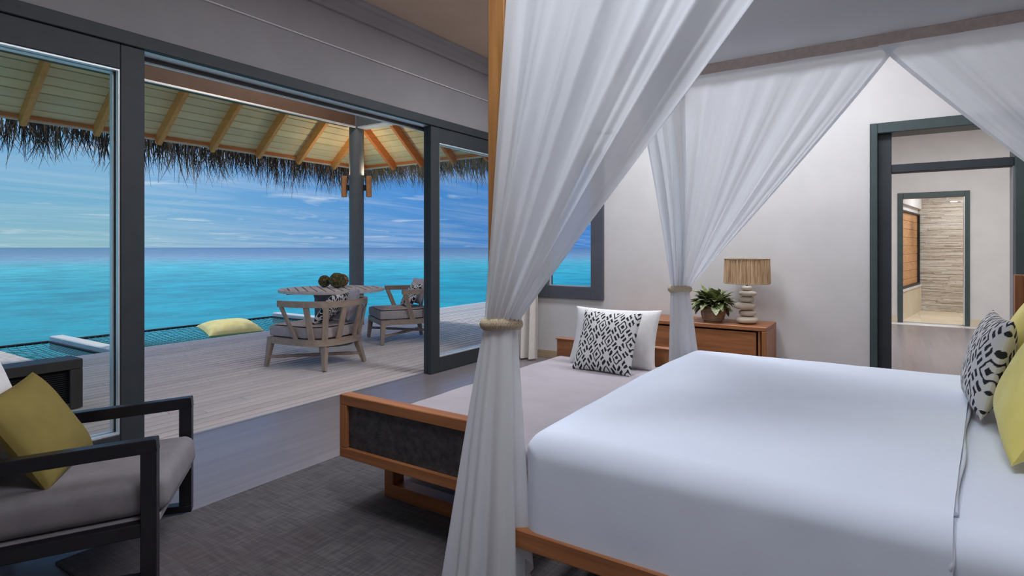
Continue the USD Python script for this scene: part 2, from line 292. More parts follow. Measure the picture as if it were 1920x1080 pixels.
def bar(p0, p1, w, h, up=(0, 0, 1), c=0.004, w1=None, h1=None):
    """bar from p0 to p1, w across, h along up; w1,h1 at the p1 end"""
    d, s, u, ln = frame_of(p0, p1, up); w1 = w if w1 is None else w1; h1 = h if h1 is None else h1
    P = []
    for p, ww, hh, e in ((np.array(p0, float), w, h, 1), (np.array(p1, float), w1, h1, -1)):
        for a in (-1, 1):
            for b in (-1, 1):
                A, B = a * ww / 2, b * hh / 2
                P += [p + s * (A - a * c) + u * (B - b * c), p + d * e * c + s * A + u * (B - b * c), p + d * e * c + s * (A - a * c) + u * B]
    return trimesh.convex.convex_hull(np.array(P))
def tube(path, r, n=8, closed=False, taper=None):
    P = np.array(path, float); k = len(P)
    tan = np.roll(P, -1, 0) - np.roll(P, 1, 0) if closed else np.gradient(P, axis=0)
    tan /= np.linalg.norm(tan, axis=1)[:, None]
    ref = np.array([0, 0, 1.0]) if abs(tan[:, 2]).mean() < 0.8 else np.array([1.0, 0.1, 0])
    s = np.cross(tan, ref); s /= np.maximum(np.linalg.norm(s, axis=1), 1e-9)[:, None]; u = np.cross(s, tan)
    rr = np.full(k, r) if taper is None else r * np.asarray(taper)
    a = np.arange(n) / n * 2 * math.pi
    V = (P[:, None] + rr[:, None, None] * (np.cos(a)[None, :, None] * s[:, None] + np.sin(a)[None, :, None] * u[:, None])).reshape(-1, 3)
    F = []
    for i in range(k if closed else k - 1):
        j = (i + 1) % k
        for q in range(n):
            q2 = (q + 1) % n
            F.append((i * n + q, j * n + q, j * n + q2, i * n + q2))
    F = np.array(F); m = tm((V, F))
    if not closed:
        caps = [(0, q + 1, q) for q in range(1, n - 1)] + [((k - 1) * n, (k - 1) * n + q, (k - 1) * n + q + 1) for q in range(1, n - 1)]
        m = trimesh.Trimesh(m.vertices, np.vstack([m.faces, np.array(caps)]), process=False)
    m.fix_normals() if len(m.faces) < 4000 else None
    return m
def lathe(profile, n=32):
    m = trimesh.creation.revolve(np.array(profile, float), sections=n); return m
def grid(fn, nu, nv, closed_u=False):
    u = np.linspace(0, 1, nu, endpoint=not closed_u); v = np.linspace(0, 1, nv)
    U, V = np.meshgrid(u, v, indexing='ij'); P = fn(U, V).reshape(-1, 3); F = []
    I = np.arange(nu * nv).reshape(nu, nv)
    a, b = I[:-1, :-1], I[1:, :-1]
    F = np.stack([I[:-1, :-1], I[1:, :-1], I[1:, 1:], I[:-1, 1:]], -1).reshape(-1, 4)
    if closed_u:
        F = np.vstack([F, np.stack([I[-1, :-1], I[0, :-1], I[0, 1:], I[-1, 1:]], -1).reshape(-1, 4)])
    return tm((P, F))
def rot(m, axis, deg, point=None):
    m = m.copy(); m.apply_transform(trimesh.transformations.rotation_matrix(math.radians(deg), {'x': [1, 0, 0], 'y': [0, 1, 0], 'z': [0, 0, 1]}[axis], point)); return m
def mv(m, x, y, z):
    m = m.copy(); m.apply_translation([x, y, z]); return m
def pillow(w, h, t, n=48, seed=0, pinch=0.07, sag=0.0):
    """a stuffed cushion: width along x, height along z, thickness along y; returns mesh and the flat (u, v) of each vertex in metres"""
    a = np.linspace(-1, 1, n); U, V = np.meshgrid(a, a, indexing='ij')
    x = w / 2 * U * (1 - pinch * (1 - V ** 2)); z = h / 2 * V * (1 - pinch * (1 - U ** 2))
    th = t / 2 * (np.clip((1 - U ** 4) * (1 - V ** 4), 0, 1)) ** 0.55 * (0.75 + 0.25 * (1 - U ** 2) * (1 - V ** 2))
    q = np.stack([U * 2.3 + seed * 7.1, V * 2.3, np.full_like(U, seed * 3.3)], -1)
    wob = (meshkit.fbm(q, 3, seed) - 0.5) * 0.22 * t * (1 - U ** 2) * (1 - V ** 2)
    z = z - sag * h * (1 - V) / 2 * 0
    front = np.stack([x, -th - wob * .5, z], -1).reshape(-1, 3); back = np.stack([x, th - wob * .5, z], -1).reshape(-1, 3)
    I = np.arange(n * n).reshape(n, n)
    f = np.stack([I[:-1, :-1], I[1:, :-1], I[1:, 1:], I[:-1, 1:]], -1).reshape(-1, 4)
    F = np.vstack([f, f[:, ::-1] + n * n])
    uv = np.stack([U * w / 2, V * h / 2], -1).reshape(-1, 2)
    return tm((np.vstack([front, back]), F)), np.vstack([uv, uv])
INK, LINEN = np.array(L(38, 38, 46)), np.array(L(226, 222, 220))
def ikat(uv, px=0.088, pz=0.112, seed=0, jag=0.022, ink=INK, linen=LINEN):
    n = (meshkit.fbm(np.stack([uv[:, 0] * 45, uv[:, 1] * 16, np.full(len(uv), seed)], -1), 3, seed) - .5) * 2
    n2 = (meshkit.fbm(np.stack([uv[:, 0] * 16, uv[:, 1] * 70, np.full(len(uv), seed + 5)], -1), 2, seed + 3) - .5) * 2
    a = uv[:, 0] / px + n * jag * 3 + .3; b = uv[:, 1] / pz + n2 * jag * 3 + .1
    s, d = a + b, a - b
    fs, fd = np.abs((s / 2) % 1 - .5) * 2, np.abs((d / 2) % 1 - .5) * 2   # 0 at the diamond's centre, 1 at its border
    q = np.maximum(fs, fd); w = np.minimum(fs, fd)
    dark = (q < .16) | ((q > .36) & (q < .48)) | ((q > .70) & (q < .92) & (w > .14) & (w < .64)) 
    return np.where(dark[:, None], ink, linen)
def zebra(uv, seed=0, f=38.0):
    n = meshkit.fbm(np.stack([uv[:, 0] * 9, uv[:, 1] * 9, np.full(len(uv), seed)], -1), 2, seed)
    ph = np.sin(uv[:, 0] * f * 3.0 + n * 26) * .6 + np.cos(uv[:, 1] * f * 3.0 + n * 22) * .6
    return np.where((ph > .12)[:, None], INK, LINEN)
def printed(name, fn, w, h, t, label, cat, place, n=150, seed=0, group=None):
    m, uv = pillow(w, h, t, n, seed)
    return obj(name, place(m), M['print'], None, label, cat, group, smooth=True, color=fn(uv))

# ================================================================== SETTING
# numbers of the room (metres): x runs along the glass wall away from the lens, y towards the sea
WX, WY = 5.70, 3.80          # inner faces of the end wall and of the glass wall
CZ = 3.30
obj('floor', bx(-3.2, 11.6, -3.2, 3.9, -.12, 0), M['floor'], None, 'greyed oak plank floor running through the bedroom and the hall', 'floor', kind='structure')
obj('ceiling', bx(-3.2, WX + .2, -1.6, 3.98, CZ, CZ + .1), M['ceiling_tan'], None, 'plain tan ceiling above the bedroom', 'ceiling', kind='structure')
# end wall with window and doorway
DY0, DY1, DZ = -.80, .176, 2.28       # doorway with its casing
NY0, NY1, NZ0, NZ1 = 2.59, 3.42, .69, 2.28
X0, X1 = WX, WX + .22
wall = [bx(X0, X1, -1.6, DY0, 0, CZ), bx(X0, X1, DY0, DY1, DZ, CZ), bx(X0, X1, DY1, NY0, 0, CZ), bx(X0, X1, NY0, NY1, 0, NZ0), bx(X0, X1, NY0, NY1, NZ1, CZ), bx(X0, X1, NY1, 3.98, 0, CZ)]
obj('wall_end', wall, M['wall'], None, 'off-white end wall with the window and the hall doorway', 'wall', kind='structure')
# glass wall: solid part behind the armchair, header above the sliding doors
OX0, OX1 = .15, 5.55
wg = [bx(-3.2, OX0, WY, 3.98, 0, 2.53), bx(OX1, WX, WY, 3.98, 0, 2.53)]
obj('wall_sea', wg, M['wall'], None, 'plastered wall ends on either side of the sliding doors', 'wall', kind='structure')
wh = thing('wall_header', 'grey painted bulkhead above the sliding doors with a shadow joint', 'wall', (0, 0, 2.5), kind='structure')
obj('panel', bx(-3.2, WX, WY, 3.98, 2.53, 2.876), M['ceiling'], wh)
obj('panel', bx(-3.2, WX, WY - .012, 3.98, 2.884, CZ), M['ceiling'], wh)
obj('joint_bead', bx(-3.2, WX, WY - .018, WY + .02, 2.876, 2.8835), M['wall'], wh)
cr = thing('trim_1', 'stepped crown moulding along the ceiling above the sliding doors', 'moulding', (0, WY, 3.16), kind='structure')
prof = Polygon([(0, 0), (-.03, 0), (-.035, .03), (-.06, .05), (-.075, .085), (-.10, .095), (-.11, .12), (-.11, .14), (0, .14)])
crm = trimesh.creation.extrude_polygon(prof, WX + 3.2, engine='earcut')
crm.apply_transform(np.array([[0, 0, 1, -3.2], [1, 0, 0, WY - .012], [0, 1, 0, 3.16], [0, 0, 0, 1.0]]))
crm.fix_normals()
obj('moulding', crm, M['ceiling'], cr)
obj('wall_rear', bx(-3.3, -3.2, -1.6, 3.98, 0, CZ), M['wall'], None, 'plain wall behind the armchair end of the room', 'wall', kind='structure')
obj('wall_head', bx(-3.2, WX, -1.72, -1.6, 0, CZ), M['wall'], None, 'plain wall behind the head of the bed', 'wall', kind='structure')
bs = thing('baseboard_end', 'low brown skirting along the end wall below the window', 'baseboard', (WX, 2.5, 0), kind='structure')
obj('skirting', bx(WX - .014, WX, .176, 3.8, 0, .09, .003), M['base_trim'], bs)
# doorway casing in the end wall
dc = thing('door_1', 'dark grey doorway casing with a transom opening into the hall', 'doorway', (WX, -.3, 0), kind='structure')
fm = M['frame_green']
obj('jamb', bx(WX - .03, WX + .24, DY1 - .055, DY1, 0, DZ, .004), fm, dc)
obj('jamb', bx(WX - .03, WX + .24, DY0, DY0 + .05, 0, DZ, .004), fm, dc)
obj('head', bx(WX - .03, WX + .24, DY0 + .05, DY1 - .055, DZ - .085, DZ, .004), fm, dc)
obj('post', bx(WX + .03, WX + .15, .024, DY1 - .055, 0, DZ - .085, .004), M['frame'], dc)
obj('transom_bar', bx(WX + .03, WX + .15, DY0 + .05, .024, 1.868, 1.935, .004), M['frame'], dc)
obj('edge_strip', bx(WX + .035, WX + .15, -.75, -.742, 0, 1.868), M['alu_bead'], dc)
# window in the end wall
wn = thing('window_1', 'dark framed window beside the corner looking over the lagoon', 'window', (WX, 3.0, NZ0), kind='structure')
obj('frame', [bx(WX - .035, WX + .1, NY0, NY0 + .145, NZ0, NZ1, .004), bx(WX - .035, WX + .1, NY1 - .145, NY1, NZ0, NZ1, .004), bx(WX - .035, WX + .1, NY0 + .145, NY1 - .145, NZ0, NZ0 + .13, .004), bx(WX - .035, WX + .1, NY0 + .145, NY1 - .145, NZ1 - .12, NZ1, .004)], M['frame_gloss'], wn)
obj('bead', [bx(WX + .02, WX + .05, NY0 + .145, NY0 + .155, NZ0 + .13, NZ1 - .12), bx(WX + .02, WX + .05, NY1 - .155, NY1 - .145, NZ0 + .13, NZ1 - .12), bx(WX + .02, WX + .05, NY0 + .155, NY1 - .155, NZ0 + .13, NZ0 + .14), bx(WX + .02, WX + .05, NY0 + .155, NY1 - .155, NZ1 - .13, NZ1 - .12)], M['alu'], wn)
obj('pane', bx(WX + .03, WX + .036, NY0 + .15, NY1 - .15, NZ0 + .135, NZ1 - .125), M['glass'], wn)
# sliding door head, track and leaves
tr = thing('trim_2', 'dark grey head casing and pale track over the sliding doors', 'door head', (2.8, WY, 2.4), kind='structure')
obj('casing', bx(OX0 - .1, OX1 + .1, WY - .02, WY + .03, 2.45, 2.53, .003), M['frame'], tr)
obj('track', bx(OX0, OX1, WY + .031, WY + .135, 2.4505, 2.47), M['alu'], tr)
obj('track_drop', bx(OX0, OX1, WY + .136, WY + .18, 2.432, 2.53, .002), M['frame'], tr)
obj('drip_edge', bx(OX0, OX1, WY + .165, WY + .185, 2.420, 2.431), M['alu'], tr)
obj('threshold', bx(OX0, OX1, WY + .09, WY + .12, 0, .004), M['alu_bead'], tr)
def leaf(name, label, xa, xb, y, stile_left=True, stile_right=True, zt=2.45):
    t = thing(name, label, 'sliding door', ((xa + xb) / 2, y, 0), kind='structure')
    th = .05; sw = .132
    z0 = .003
    if stile_left: obj('stile', bx(xa, xa + sw, y, y + th, z0, zt, .004), M['frame'], t)
    if stile_right: obj('stile', bx(xb - sw, xb, y, y + th, z0, zt, .004), M['frame'], t)
    obj('top_rail', bx(xa + sw, xb - sw, y, y + th, 2.30, zt, .004), M['frame'], t)
    obj('bottom_rail', bx(xa + sw, xb - sw, y, y + th, z0, .15, .004), M['frame'], t)
    g0, g1 = xa + sw, xb - sw
    obj('glazing_bead', [bx(g0, g0 + .008, y + .008, y + th - .008, .15, 2.30), bx(g1 - .008, g1, y + .008, y + th - .008, .15, 2.30), bx(g0 + .008, g1 - .008, y + .008, y + th - .008, 2.29, 2.30), bx(g0 + .008, g1 - .008, y + .008, y + th - .008, .15, .16)], M['alu'], t)
    obj('pane', bx(g0 + .004, g1 - .004, y + th / 2 - .003, y + th / 2 + .003, .153, 2.297), M['glass'], t)
    return t
leaf('door_2', 'sliding glass door leaf stacked on the left, beside the armchair', .16, 1.70, WY)
leaf('door_3', 'outer sliding glass leaf stacked behind the left one', .16, 1.69, WY + .056)
leaf('door_4', 'sliding glass door leaf on the right, partly behind the bed curtain', 4.30, 5.54, WY)
leaf('door_5', 'outer sliding glass leaf stacked behind the right one', 4.31, 5.54, WY + .056)

# hall and shower beyond the doorway
HX = 11.6; SY0, SY1, SZ = -.985, -.036, 2.15
obj('ceiling_hall', bx(WX + .22, HX + .1, -3.2, 1.3, 3.3, 3.4), M['wall'], None, 'white ceiling of the hall beyond the doorway', 'ceiling', kind='structure')
obj('wall_hall_left', bx(WX + .22, HX + .1, 1.2, 1.3, 0, 3.3), M['wall'], None, 'white side wall of the hall', 'wall', kind='structure')
obj('wall_hall_right', bx(WX + .22, HX + .1, -3.2, -3.1, 0, 3.3), M['wall'], None, 'white wall on the far side of the hall', 'wall', kind='structure')
obj('wall_hall_front', [bx(WX + .22, WX + .26, -3.1, -1.6, 0, 3.3)], M['wall'], None, 'short wall piece at the hall side of the bedroom', 'wall', kind='structure')
obj('wall_hall_end', [bx(HX, HX + .12, -3.1, SY0, 0, 3.3), bx(HX, HX + .12, SY1, 1.2, 0, 3.3), bx(HX, HX + .12, SY0, SY1, SZ, 3.3)], M['wall'], None, 'white wall at the end of the hall around the shower door', 'wall', kind='structure')
d2 = thing('door_6', 'grey-green door frame of the shower at the end of the hall', 'doorway', (HX, -.5, 0), kind='structure')
obj('jamb', bx(HX - .025, HX + .14, SY1 - .075, SY1, 0, SZ, .004), M['frame_green'], d2)
obj('jamb', bx(HX - .025, HX + .14, SY0, SY0 + .065, 0, SZ, .004), M['frame_green'], d2)
obj('head', bx(HX - .025, HX + .14, SY0 + .065, SY1 - .075, SZ - .09, SZ, .004), M['frame_green'], d2)
obj('edge_strip', bx(HX - .02, HX + .13, SY0 + .065, SY0 + .075, .02, SZ - .09), M['alu'], d2)
bh = thing('baseboard_hall', 'sandy skirting tiles at the end of the hall', 'baseboard', (HX, -1.5, 0), kind='structure')
obj('skirting', bx(HX - .015, HX, -3.1, SY0, 0, .12, .002), M['tile'][0], bh)
obj('skirting', bx(HX - .015, HX, SY1, 1.2, 0, .12, .002), M['tile'][0], bh)
obj('threshold', bx(HX - .28, HX + .02, SY0 - .5, SY1 + .5, 0, .004), M['post_white'], d2, label='pale stone threshold')
sf = thing('floor_shower', 'large sandy floor tiles in the shower', 'floor', (12.8, -.9, 0), kind='structure')
k = 0
for i in range(4):
    for j in range(4):
        x, y = HX + .13 + i * .62, .25 - j * .62
        obj('tile', bx(x + .003, x + .617, y - .617, y - .003, -.03, .012, .003), M['tile'][(i * 3 + j) % 2], sf)
obj('grout', bx(HX + .12, HX + 2.62, -2.25, .27, -.06, .006), M['wall'], sf)
obj('ceiling_shower', bx(HX + .12, 14.4, -2.4, .22, 2.65, 2.75), M['wall'], None, 'white shower ceiling', 'ceiling', kind='structure')
obj('wall_shower_right', bx(HX + .12, 14.4, -2.4, -2.25, 0, 2.65), M['wall'], None, 'plain side wall of the shower', 'wall', kind='structure')
# angled left wall of the shower: low tiled plinth, window, header
A, B = np.array([11.74, -.10]), np.array([13.92, -.435]); dv = (B - A) / np.linalg.norm(B - A); nv = np.array([-dv[1], dv[0]])
def slab(a, b, z0, z1, t0, t1):
    P = [np.r_[A + dv * s + nv * t, z] for s in (a, b) for t in (t0, t1) for z in (z0, z1)]
    return trimesh.convex.convex_hull(np.array(P))
LN = np.linalg.norm(B - A)
lw = thing('wall_shower_left', 'low tiled shower wall with a window strip above it', 'wall', (11.75, 0, 0), kind='structure')
obj('plinth', slab(0, LN, 0, .50, 0, .35), M['tile'][0], lw)
obj('coping', slab(0, LN, .50, .53, -.015, .36), M['alu'], lw)
obj('header', slab(0, LN, 2.0, 2.65, 0, .3), M['wall'], lw)
obj('header_step', slab(0, LN, 1.90, 2.0, .06, .3), M['wall'], lw)
sw = thing('window_2', 'black framed shower window facing the cedar screen', 'window', (12.8, -.2, .53), kind='structure')
obj('frame', [slab(LN - .12, LN - .02, .53, 1.9, .02, .08), slab(0, .04, .53, 1.9, .02, .08), slab(.04, LN - .12, .53, .57, .02, .08), slab(.04, LN - .12, 1.87, 1.9, .02, .08)], M['black'], sw)
obj('pane', slab(.04, LN - .12, .57, 1.87, .045, .05), M['glass_clear'], sw)
sc = thing('cedar_lining', 'horizontal cedar boards lining the recess behind the shower window', 'panelling', (12.8, 0, .53))
for k in range(9):
    z = .535 + k * .15
    obj('board', slab(.02, LN - .02, z, z + .144, .056, .076), M['screen'], sc)
obj('batten', slab(.8, .86, .54, 1.88, .078, .10), M['screen'], sc)
# ledgestone wall: strips laid in courses
st = thing('wall_stone', 'split-face ledgestone wall at the back of the shower', 'wall', (13.95, -1.1, 0), kind='structure')
obj('backing', bx(14.0, 14.12, -2.3, .0, 0, 2.65), M['ledge'][3], st)
z = .0; rng = np.random.default_rng(3); sets = {0: [], 1: [], 2: [], 3: []}
while z < 2.6:
    h = rng.uniform(.016, .030); y = -2.25 + rng.uniform(-.2, 0)
    while y < -.05:
        w = rng.uniform(.18, .7); d = rng.uniform(.0, .016)
        sets[int(rng.choice(4, p=[.4, .25, .25, .1]))].append(bx(13.93 - d + .02, 14.0, max(y, -2.25) + .001, min(y + w, -.05) - .001, z + .001, z + h - .001))
        y += w
    z += h
for k, ms in sets.items():
    obj('ledgestone_course', ms, M['ledge'][k], st, kind='stuff')
sh = thing('shower_head', 'round chrome rain shower head under the shower ceiling', 'shower head', (13.0, -.78, 2.05))
obj('rose', mv(lathe([(0, 0), (.2, 0), (.205, .006), (.2, .014), (.03, .02), (0, .02)], 36), 13.0, -.78, 2.05), M['chrome'], sh, smooth=30)
obj('pipe', mv(trimesh.creation.cylinder(radius=.014, height=.59, sections=16), 13.0, -.78, 2.07 + .29), M['chrome'], sh, smooth=30)

# flat housings added round the unseen fill lights set at the top
def fill_housing(a, label, drop, cat='ceiling lamp'):
    x, y, z, w, h = a[:5]
    t = thing('added_housing', label, cat, (x, y, z))
    obj('back_plate', bx(x - w / 2, x + w / 2, y - h / 2, y + h / 2, z + .012, z + .03, .003), M['wall'], t)
    obj('rim', [bx(x - w / 2 - .02, x - w / 2 - .002, y - h / 2 - .02, y + h / 2 + .02, z - .01, z + .03), bx(x + w / 2 + .002, x + w / 2 + .02, y - h / 2 - .02, y + h / 2 + .02, z - .01, z + .03),
        bx(x - w / 2 - .002, x + w / 2 + .002, y - h / 2 - .02, y - h / 2 - .002, z - .01, z + .03), bx(x - w / 2 - .002, x + w / 2 + .002, y + h / 2 + .002, y + h / 2 + .02, z - .01, z + .03)], M['wall'], t)
    if drop: obj('mount', bx(x - .06, x + .06, y - .06, y + .06, z + .03, z + drop, .003), M['wall'], t)
for a, lb, d in zip(ROOM_FILLS, ('long housing of an added fill light on the ceiling along the end wall', 'housing of an added fill light on the ceiling above the near side of the bed', 'narrow housing of an added fill light on the ceiling above the daybed'), (.05, .05, .05)): fill_housing(a, lb, d)
for a, lb, d in zip(HALL_FILLS, ('square housing of an added fill light on the hall ceiling', 'small square housing of an added fill light on the shower ceiling'), (.05, .03)): fill_housing(a, lb, d)

# ------------------------------------------------------------------ sea
R = 9000.0
xs = [0, 20, 60, 200, 700, 2500, R]
V, F = [], []
nseg = 96
for r in xs:
    for q in range(nseg):
        a = q / nseg * 2 * math.pi; V.append((r * math.cos(a), r * math.sin(a), -1.3))
for i in range(len(xs) - 1):
    for q in range(nseg):
        q2 = (q + 1) % nseg; F.append((i * nseg + q, (i + 1) * nseg + q, (i + 1) * nseg + q2, i * nseg + q2))
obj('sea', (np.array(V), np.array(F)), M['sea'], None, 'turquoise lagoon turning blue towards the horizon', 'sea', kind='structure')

# ------------------------------------------------------------------ deck
DK = 7.85
dk = thing('deck', 'weathered timber deck of long boards outside the sliding doors', 'deck', (5, 6, 0), kind='structure')
pitch = .1095; rows = int(round((DK - 3.93) / pitch)); rng = np.random.default_rng(11)
for i in range(rows):
    y0 = 3.925 + i * pitch; cuts = [-2.0] + sorted(rng.uniform(0.2, 9.5, 2)) + [11.6]
    if cuts[2] - cuts[1] < 1.4: cuts = [cuts[0], cuts[1], cuts[3]]
    for a, b in zip(cuts[:-1], cuts[1:]):
        obj('deck_board', bx(a + .0015, b - .0015, y0, y0 + pitch - .028, -.05, -.002 + rng.uniform(-.001, .001), .003), M['deck'][int(rng.integers(4))], dk)
for i in range(14):
    y0 = DK + i * pitch
    obj('deck_board', bx(-2.0, 2.43, y0, y0 + pitch - .028, -.05, -.002, .003), M['deck'][int(rng.integers(4))], dk)
obj('under_sheet', [bx(-2, 11.6, 3.92, DK - .02, -.26, -.13), bx(-2, 2.40, DK - .02, DK + 14 * pitch, -.26, -.13)], M['deck_under'], dk)  # solid dark sheet; shade in the board gaps put into its colour
obj('edge_board', bx(2.46, 11.6, DK - .02, DK + .02, -.2, -.002, .003), M['post_white'], dk)
obj('pile', [mv(trimesh.creation.cylinder(radius=.12, height=1.6, sections=16), x, y, -.98) for x in (0, 3.2, 6.4, 9.6) for y in (4.6, 7.5)], M['deck_under'], dk)

# ------------------------------------------------------------------ hammock nets over the water
def beam_post(x0, x1, label):
    b = thing('net_beam', label, 'timber beam', ((x0 + x1) / 2, 8.8, -.2))
    obj('timber', bx(x0, x1, DK + .025, 9.72, -.16, .03, .012), M['post_white'], b)
    obj('bracket', bx(x0 + .03, x1 - .03, DK + .025, DK + .1, -.30, -.165, .004), M['deck_under'], b)
beam_post(3.13, 3.29, 'pale timber beam jutting from the deck between the two hammock nets')
beam_post(6.55, 6.70, 'grey timber beam at the far end of the hammock net behind the table')
def net(x0, x1, label):
    t = thing('hammock_net', label, 'hammock net', ((x0 + x1) / 2, 8.75, -.08))
    y0, y1 = DK + .06, 9.68
    def zf(x, y):
        a = (x - x0) / (x1 - x0); b = (y - y0) / (y1 - y0)
        return -.045 - .10 * np.sin(math.pi * a) ** .7 * np.sin(math.pi * b) ** .7
    cs = []
    s = np.linspace(0, 1, 11)
    def cord(P, r):
        return tube(P, r, 4)
    nx, ny = int((x1 - x0) / .085), int((y1 - y0) / .085)
    for i in range(1, nx):
        x = x0 + (x1 - x0) * i / nx; y = y0 + (y1 - y0) * s
        cs.append(cord(np.stack([np.full_like(y, x), y, zf(x, y)], -1), .004))
    for j in range(1, ny):
        y = y0 + (y1 - y0) * j / ny; x = x0 + (x1 - x0) * s
        cs.append(cord(np.stack([x, np.full_like(x, y), zf(x, y)], -1), .0032))
    obj('netting', cs, M['rope_dark'], t, kind='stuff')
    P = [(x0, y0, -.045), (x1, y0, -.045), (x1, y1, -.045), (x0, y1, -.045)]
    obj('edge_rope', [tube([P[k], P[(k + 1) % 4]], .018, 8) for k in range(4)], M['rope_edge'], t, smooth=True)
net(2.47, 3.11, 'narrow dark hammock net at the notch of the deck')
net(3.31, 6.53, 'long dark hammock net stretched over the water beside the deck')
mp, _ = pillow(.78, .60, .26, 40, 5, .05)
mp = rot(mp, 'x', -82); mp = rot(mp, 'z', -12)
obj('floor_cushion', mv(mp, 4.93, 8.35, .03), M['yellow_pale'], None, 'pale yellow cushion lying on the hammock net', 'cushion', smooth=True)

# ------------------------------------------------------------------ veranda roof
SL = .83; EY, EX, EZ = 8.35, 7.52, 2.76        # eave line of the boards
roof = thing('veranda_roof', 'thatched veranda roof with cream boards and honey rafters', 'roof', (5, 6, 2.7), kind='structure')
def lift(poly, side, dz0, dz1):
    """a plan polygon lifted on the roof slope of one side, dz0..dz1 above it"""
    P = np.array(poly.exterior.coords)[:-1]
    z = EZ + SL * ((EY - P[:, 1]) if side == 'y' else (EX - P[:, 0]))
    return trimesh.convex.convex_hull(np.vstack([np.c_[P, z + dz0], np.c_[P, z + dz1]]))
HY = Polygon([(-3, EY), (EX, EY), (EX - 4.4, EY - 4.4), (-3, EY - 4.4)])
HXp = Polygon([(EX, EY), (EX, -2), (EX - 4.4, -2), (EX - 4.4, EY - 4.4)])
bp = .098
for i in range(16):
    for side, H in (('y', HY), ('x', HXp)):
        strip = sbox(-3, EY - (i + 1) * bp + .012, EX, EY - i * bp) if side == 'y' else sbox(EX - (i + 1) * bp + .012, 3.9, EX - i * bp, EY)
        p = H.intersection(strip)
        if p.is_empty: continue
        obj('ceiling_board', lift(p, side, .0, .018), M['roof_board'][(i * 7 + (side == 'x')) % 3], roof)
obj('thatch', [lift(HY, 'y', .05, .34), lift(HXp, 'x', .05, .34)], M['thatch'], roof)
for k in range(-3, 7):
    x = 2.40 + .733 * k + .03
    ytop = EY - min(EX - x, 2.2)
    z = lambda y: EZ + SL * (EY - y) - .075
    obj('rafter', bar((x, EY + .0, z(EY + .0)), (x, ytop, z(ytop)), .062, .14, c=.006), M['rafter'], roof)
for y in (7.50, 6.84, 6.12, 5.44, 4.74):
    xtop = EX - min(EY - y, 2.2)
    z = lambda x: EZ + SL * (EX - x) - .075
    obj('rafter', bar((EX, y, z(EX)), (xtop, y, z(xtop)), .062, .14, c=.006), M['rafter_end'], roof)
dz = lambda t: EZ + SL * t - .09
obj('hip_rafter', bar((EX, EY, dz(0)), (EX - 2.2, EY - 2.2, dz(2.2)), .06, .14, c=.006), M['rafter'], roof)
obj('fascia', bx(-3, EX + .03, EY + .005, EY + .03, EZ - .055, EZ + .06, .003), M['fascia'], roof)
obj('fascia', bx(EX + .005, EX + .03, 3.9, EY + .004, EZ - .055, EZ + .06, .003), M['fascia'], roof)
obj('eave_shade_strip', bx(-3, EX - .03, EY - .035, EY + .003, EZ - .03, EZ + .005, .003), M['rafter_end'], roof)  # brown strip added for the shadow band above the fascia
obj('eave_shade_strip', bx(EX - .035, EX + .003, 3.9, EY - .04, EZ - .03, EZ + .005, .003), M['rafter_end'], roof)  # same added shadow band on the end slope
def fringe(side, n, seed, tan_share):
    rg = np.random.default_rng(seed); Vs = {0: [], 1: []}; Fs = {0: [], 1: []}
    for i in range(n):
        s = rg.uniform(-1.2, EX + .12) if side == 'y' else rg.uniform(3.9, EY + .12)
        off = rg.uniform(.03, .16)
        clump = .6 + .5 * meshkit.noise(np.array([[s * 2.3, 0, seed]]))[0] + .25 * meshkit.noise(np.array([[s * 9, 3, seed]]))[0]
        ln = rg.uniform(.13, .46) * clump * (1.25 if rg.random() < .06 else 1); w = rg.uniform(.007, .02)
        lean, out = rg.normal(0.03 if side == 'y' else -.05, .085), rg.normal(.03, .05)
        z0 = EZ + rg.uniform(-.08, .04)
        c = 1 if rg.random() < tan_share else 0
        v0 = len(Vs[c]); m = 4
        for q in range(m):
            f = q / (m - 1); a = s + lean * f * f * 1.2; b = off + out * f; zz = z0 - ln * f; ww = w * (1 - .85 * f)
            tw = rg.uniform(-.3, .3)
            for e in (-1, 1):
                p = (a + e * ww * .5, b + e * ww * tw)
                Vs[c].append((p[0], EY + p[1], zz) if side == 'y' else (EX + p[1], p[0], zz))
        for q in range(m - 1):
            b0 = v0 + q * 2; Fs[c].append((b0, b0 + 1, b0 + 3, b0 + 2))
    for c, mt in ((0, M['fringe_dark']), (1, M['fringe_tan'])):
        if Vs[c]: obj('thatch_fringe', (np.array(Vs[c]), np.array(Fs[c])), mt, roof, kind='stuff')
fringe('y', 2700, 21, .32); fringe('x', 1700, 22, .95)  # backlit sea side coloured darker, tan strands stand for highlights
vb = thing('veranda_beam', 'dark brown eave beam carried by the round column', 'beam', (3, 7.3, 3.17), kind='structure')
obj('timber', bx(-3, 6.33, 7.2, 7.4, 3.19, 3.5, .006), M['beam'], vb)
obj('edge_strip', bx(-3, 6.33, 7.185, 7.225, 3.165, 3.188), M['alu'], vb)  # pale strip added for the light along the underside of the beam
obj('cross_timber', bx(6.35, 6.55, 3.99, 7.18, 3.19, 3.5, .006), M['column'], vb)
obj('cross_strip', bx(6.36, 6.54, 3.99, 7.18, 3.165, 3.189), M['alu'], vb)  # same added light line under the cross timber
co = thing('column', 'round grey column at the outer corner of the veranda', 'column', (6.45, 7.3, 0), kind='structure')
obj('shaft', mv(lathe([(0, 0), (.125, 0), (.125, .004), (.117, .006), (.117, 3.45), (0, 3.45)], 40), 6.45, 7.3, 0), M['column'], co, smooth=30)
